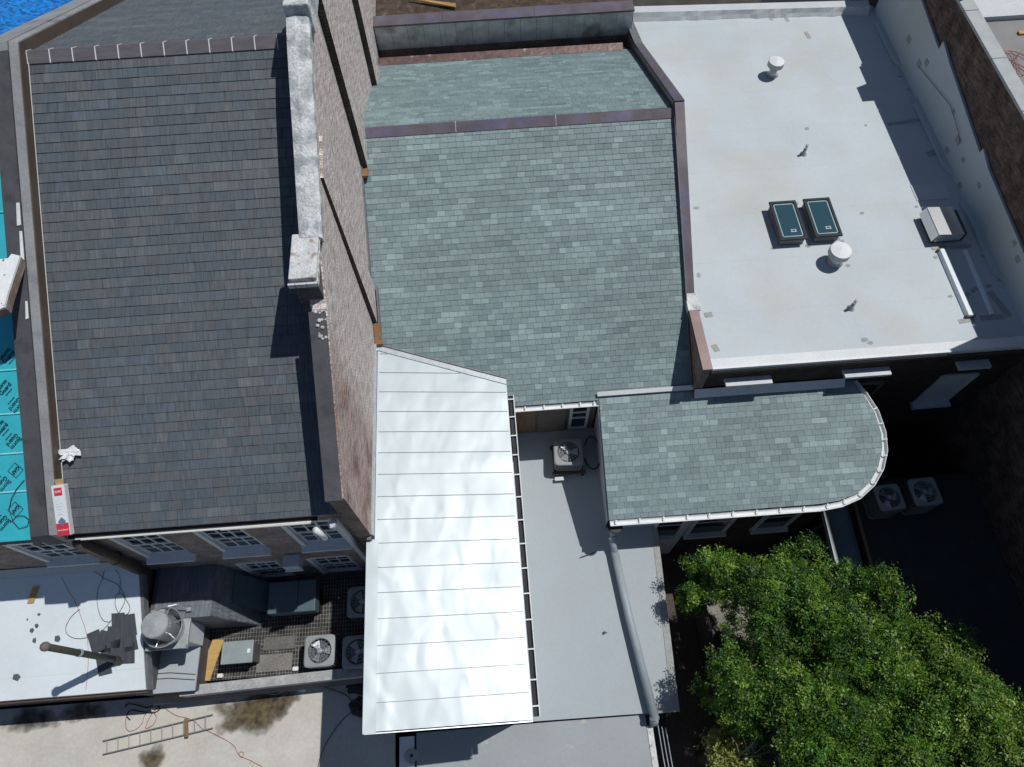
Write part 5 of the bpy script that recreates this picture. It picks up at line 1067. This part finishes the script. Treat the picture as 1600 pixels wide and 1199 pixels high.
# litter and carton on the dark roof
D_on = lambda px, py, h=0: np.array(on(px, py, (0, -DS, 1), 8.7-DS*4.28+h))
c = D_on(109, 708, .05); o_ = crumple("wrapper", c, .19, .17, .05, M['white_card'], "crumpled white wrapper at the left edge of the dark slate roof", "wrapper", 11, jag=.55)
bxo = thing("shingle_box", "white and red carton at the lower left corner of the dark roof", "box")
q0 = D_on(97, 836, .26); ex_ = np.array([1., 0, 0]); ey_ = unit((0, 1, DS)); L_ = .96; wv, hv_ = .235, .13
a_ = math.radians(3); exr = ex_*math.cos(a_)+ey_*math.sin(a_); eyr = -ex_*math.sin(a_)+ey_*math.cos(a_); nz = np.cross(exr, eyr)
mb = MB(); mb.frame(q0, exr*wv, eyr*L_, nz*hv_); mb.build("carton", M['white_card'], bxo)
mb = MB(); mb.frame(q0+nz*hv_+exr*.0+eyr*.0+nz*.001, exr*wv*.98, eyr*.24, nz*.003); mb.build("red_band", M['red_print'], bxo)
mb = MB(); mb.frame(q0+nz*(hv_+.001)+exr*.04+eyr*(L_-.2), exr*.15, eyr*.15, nz*.003); mb.build("red_band", M['red_print'], bxo)
o1 = q0+nz*(hv_+.004)+exr*wv*.5+eyr*.27; mb = MB(); mb.extr([o1-exr*.075, o1-eyr*.085, o1+exr*.075, o1+eyr*.085], nz*.003); mb.build("diamond_print", M['blue_print'], bxo)
text_mesh("GAF", .065, q0+nz*(hv_+.006)+exr*.115+eyr*(L_-.125), exr, eyr, M['white_card'], bxo)
text_mesh("StormGuard", .038, q0+nz*(hv_+.006)+exr*.115+eyr*.11, exr, eyr, M['white_card'], bxo)
for k in range(5):
    mb = MB(); mb.frame(q0+nz*(hv_+.001)+exr*.05+eyr*(.4+.05*k), exr*(.12-.01*(k % 3)), eyr*.012, nz*.002); mb.build("print_line", M['siding'], bxo)
mb = MB(); mb.frame(q0+eyr*L_+exr*.05+nz*.06, exr*.15, eyr*.11+nz*.03, nz*.006); mb.build("open_flap", M['cardboard'], bxo)
mb = MB(); mb.frame(q0+exr*wv+nz*.01, exr*.003, eyr*L_*.98, nz*(hv_-.02)); mb.build("side_print", M['tape'], bxo)

# ================================================================== 12 GARDEN: wall, trees
gw = MB(); gw.extr([(5.36, 5.2, 0), (5.46, 5.2, 0), (5.42, -6, 0), (5.3, -6, 0)][::-1], (0, 0, 1.2)); tag(gw.build("fence", M['wood_dark']), "dark wooden garden fence along the alley by the tree", "fence")
gk = MB(); a, b = at(1086, 938, .05), at(1135, 1010, .05); gk.tube([a, b], .04, 4); tag(gk.build("garden_edging", M['wood_dark']), "dark edging strip between paving and brick path in the garden", "edging")

def make_leaves(name, blobs, n_leaf, size, cols, parent, inner=.5):
    """leaf faces gathered in clumps over many small lobes that fill a crown"""
    B_ = np.array(blobs)                                            # x y z r
    wgt = B_[:, 3]**2; wgt = wgt/wgt.sum()
    nclump = n_leaf//40
    bi = rng.choice(len(B_), nclump, p=wgt)
    d = rng.normal(size=(nclump, 3)); d /= np.linalg.norm(d, axis=1)[:, None]; d[:, 2] = np.abs(d[:, 2])*1.0 - .25*(rng.random(nclump) < .35)
    rad = B_[bi, 3]*(1 - inner*rng.random(nclump)**2)*(1+.22*rng.normal(size=nclump))
    C = B_[bi, :3] + d*rad[:, None]
    up_ = d*.7 + np.array([0, 0, .6])
    bt = .8+.4*rng.random(len(B_))
    tone = np.array(cols)[rng.integers(0, len(cols), nclump)]*(0.75+.5*rng.random(nclump))[:, None]*bt[bi][:, None]
    k = 40; C = np.repeat(C, k, 0); U = np.repeat(up_, k, 0); T = np.repeat(tone, k, 0); m = len(C)
    C = C + rng.normal(size=(m, 3))*np.array([1, 1, .6])*size*1.9*np.repeat(.6+.8*rng.random(nclump), k)[:, None]
    nrm = U + rng.normal(size=(m, 3))*.75; nrm /= np.linalg.norm(nrm, axis=1)[:, None]
    a = rng.normal(size=(m, 3)); a -= nrm*(a*nrm).sum(1)[:, None]; a /= np.linalg.norm(a, axis=1)[:, None]; b = np.cross(nrm, a)
    s = size*(.6+.7*rng.random(m))[:, None]
    fold = nrm*s*.18
    V = np.stack([C-a*s, C-b*s*.42+fold, C+a*s, C+b*s*.42+fold], 1).reshape(-1, 3)
    T = T*(.8+.4*rng.random(m))[:, None]
    me = bpy.data.meshes.new(name); me.vertices.add(4*m); me.vertices.foreach_set("co", V.ravel()); me.loops.add(4*m)
    me.loops.foreach_set("vertex_index", np.arange(4*m, dtype=np.int32)); me.polygons.add(m); me.polygons.foreach_set("loop_start", np.arange(0, 4*m, 4, dtype=np.int32)); me.polygons.foreach_set("loop_total", np.full(m, 4, dtype=np.int32))
    ca = me.color_attributes.new("tone", 'FLOAT_COLOR', 'CORNER'); cc = np.ones((4*m, 4)); cc[:, :3] = np.repeat(T, 4, 0); ca.data.foreach_set("color", cc.ravel())
    me.materials.append(M['leaf']); me.update(); me.validate()
    o = bpy.data.objects.new(name, me); COL.objects.link(o); o.parent = parent; return o
def tree(label, outline, zc, trunk, n_leaf, size, cols, nb, rlo=.35, rhi=.7, zspread=1.0, zb=3.0, name="tree", extra=()):
    """outline: image points of the crown's edge at height zc -> real plan shape; lobes scattered inside it"""
    t = thing(name, label, "tree" if name == "tree" else "shrub")
    poly = np.array([at(x, y, zc)[:2] for x, y in outline])
    def inside(p):
        c_ = False; j = len(poly)-1
        for i in range(len(poly)):
            if (poly[i][1] > p[1]) != (poly[j][1] > p[1]) and p[0] < (poly[j][0]-poly[i][0])*(p[1]-poly[i][1])/(poly[j][1]-poly[i][1])+poly[i][0]: c_ = not c_
            j = i
        return c_
    def edge(p):
        m_ = 9e9
        for i in range(len(poly)):
            a, b = poly[i], poly[(i+1) % len(poly)]; ab = b-a; tt_ = np.clip(np.dot(p-a, ab)/np.dot(ab, ab), 0, 1); m_ = min(m_, np.linalg.norm(p-a-ab*tt_))
        return m_
    lo, hi = poly.min(0), poly.max(0); B_ = []; guard = 0
    while len(B_) < nb and guard < 20000:
        guard += 1; p = lo+(hi-lo)*rng.random(2)
        if not inside(p): continue
        e = edge(p); r = rlo+(rhi-rlo)*rng.random(); r = min(r, max(e*1.05, .16)) if e < r else r
        h = min(1, e/2.2); z = zc + zspread*((h**.7)*(.5+.4*rng.random()) + .55*math.sin(p[0]*2.1+1)*math.cos(p[1]*2.4)) - (1.6*rng.random() if rng.random() < .35 else 0)
        B_.append((p[0], p[1], z, r))
    for x_, y_ in extra: p = at(x_, y_, zc-.9); B_.append((p[0], p[1], zc-.9, .2+.12*rng.random()))
    c = poly.mean(0) if trunk is None else np.array(trunk)
    mb = MB(); base = np.array([c[0], c[1], 0.]); fork = np.array([c[0]+.1, c[1]+.05, zb])
    mb.tube([base, base*.5+fork*.5+np.array([.06, -.04, 0]), fork], .2, 10, r1=.14); tk = mb.build("trunk", M['bark'], t, smooth=True)
    lm = MB(); sel = B_[::max(1, len(B_)//26)]
    for x, y, z, r in sel:
        e = np.array([x, y, z-.1]); mid = fork*.5+e*.5+np.array([rng.normal()*.15, rng.normal()*.15, .25]); lm.tube([fork-np.array([0, 0, .1]), fork*.7+mid*.3, mid, mid*.4+e*.6, e], .07, 6, r1=.015)
    lm.build("limbs", M['bark'], t, smooth=True)
    make_leaves("crown", B_, n_leaf, size, cols, t); return t
G = [(.07, .17, .014), (.05, .13, .012), (.115, .225, .018), (.036, .095, .018), (.19, .30, .04)]
tree("large leafy green tree filling the lower right of the garden",
     [(1120, 872), (1075, 870), (1068, 885), (1095, 905), (1072, 925), (1090, 945), (1130, 945), (1145, 975), (1110, 1010), (1100, 1060), (1125, 1110), (1150, 1135), (1195, 1160), (1210, 1230), (1250, 1300), (1480, 1300), (1500, 1200), (1470, 1100), (1425, 1010), (1415, 960), (1385, 905), (1350, 880), (1330, 895), (1310, 870), (1280, 865), (1255, 838), (1235, 838), (1215, 870), (1170, 880)],
     4.6, (7.4, 1.2), 300000, .034, G, 300, .14, .5, extra=[(1080, 880), (1092, 888), (1105, 885), (1118, 890), (1088, 905), (1102, 905), (1118, 908), (1084, 925), (1096, 922), (1110, 925), (1126, 922), (1135, 905), (1140, 890)])
G2 = [(.10, .20, .02), (.065, .145, .016), (.16, .26, .03), (.07, .16, .02), (.27, .36, .08)]
tree("lighter green leafy tree at the bottom right corner",
     [(1420, 980), (1450, 970), (1490, 985), (1525, 1000), (1535, 1035), (1560, 1075), (1595, 1120), (1640, 1180), (1660, 1300), (1460, 1300), (1470, 1200), (1450, 1100), (1425, 1030)],
     4.6, (10.0, .0), 130000, .034, G2, 90, .2, .6)
G3 = [(.24, .27, .05), (.18, .23, .05), (.32, .33, .1)]
tree("yellowish bush with bare twigs at the bottom edge beside the alley",
     [(1105, 1165), (1125, 1145), (1150, 1142), (1170, 1160), (1195, 1185), (1200, 1260), (1110, 1260)], 3.6, None, 16000, .05, G3, 26, .2, .4, .5, 1.2, name="shrub")
tw = MB()
for i in range(16):
    a = np.array(at(1165+random.uniform(-10, 15), 1180+random.uniform(-8, 15), 4.0)); d = np.array([random.uniform(-.2, .5), random.uniform(-.2, .4), random.uniform(.1, .5)]); tw.tube([a, a+d*.5+np.array([.03, .02, .05]), a+d], .008, 4, r1=.003)
tag(tw.build("twigs", M['concrete']), "bare pale twigs beside the yellowish bush", "twigs")
# ground cover under the tree
gc = MB()
print("script done", len(bpy.data.objects))
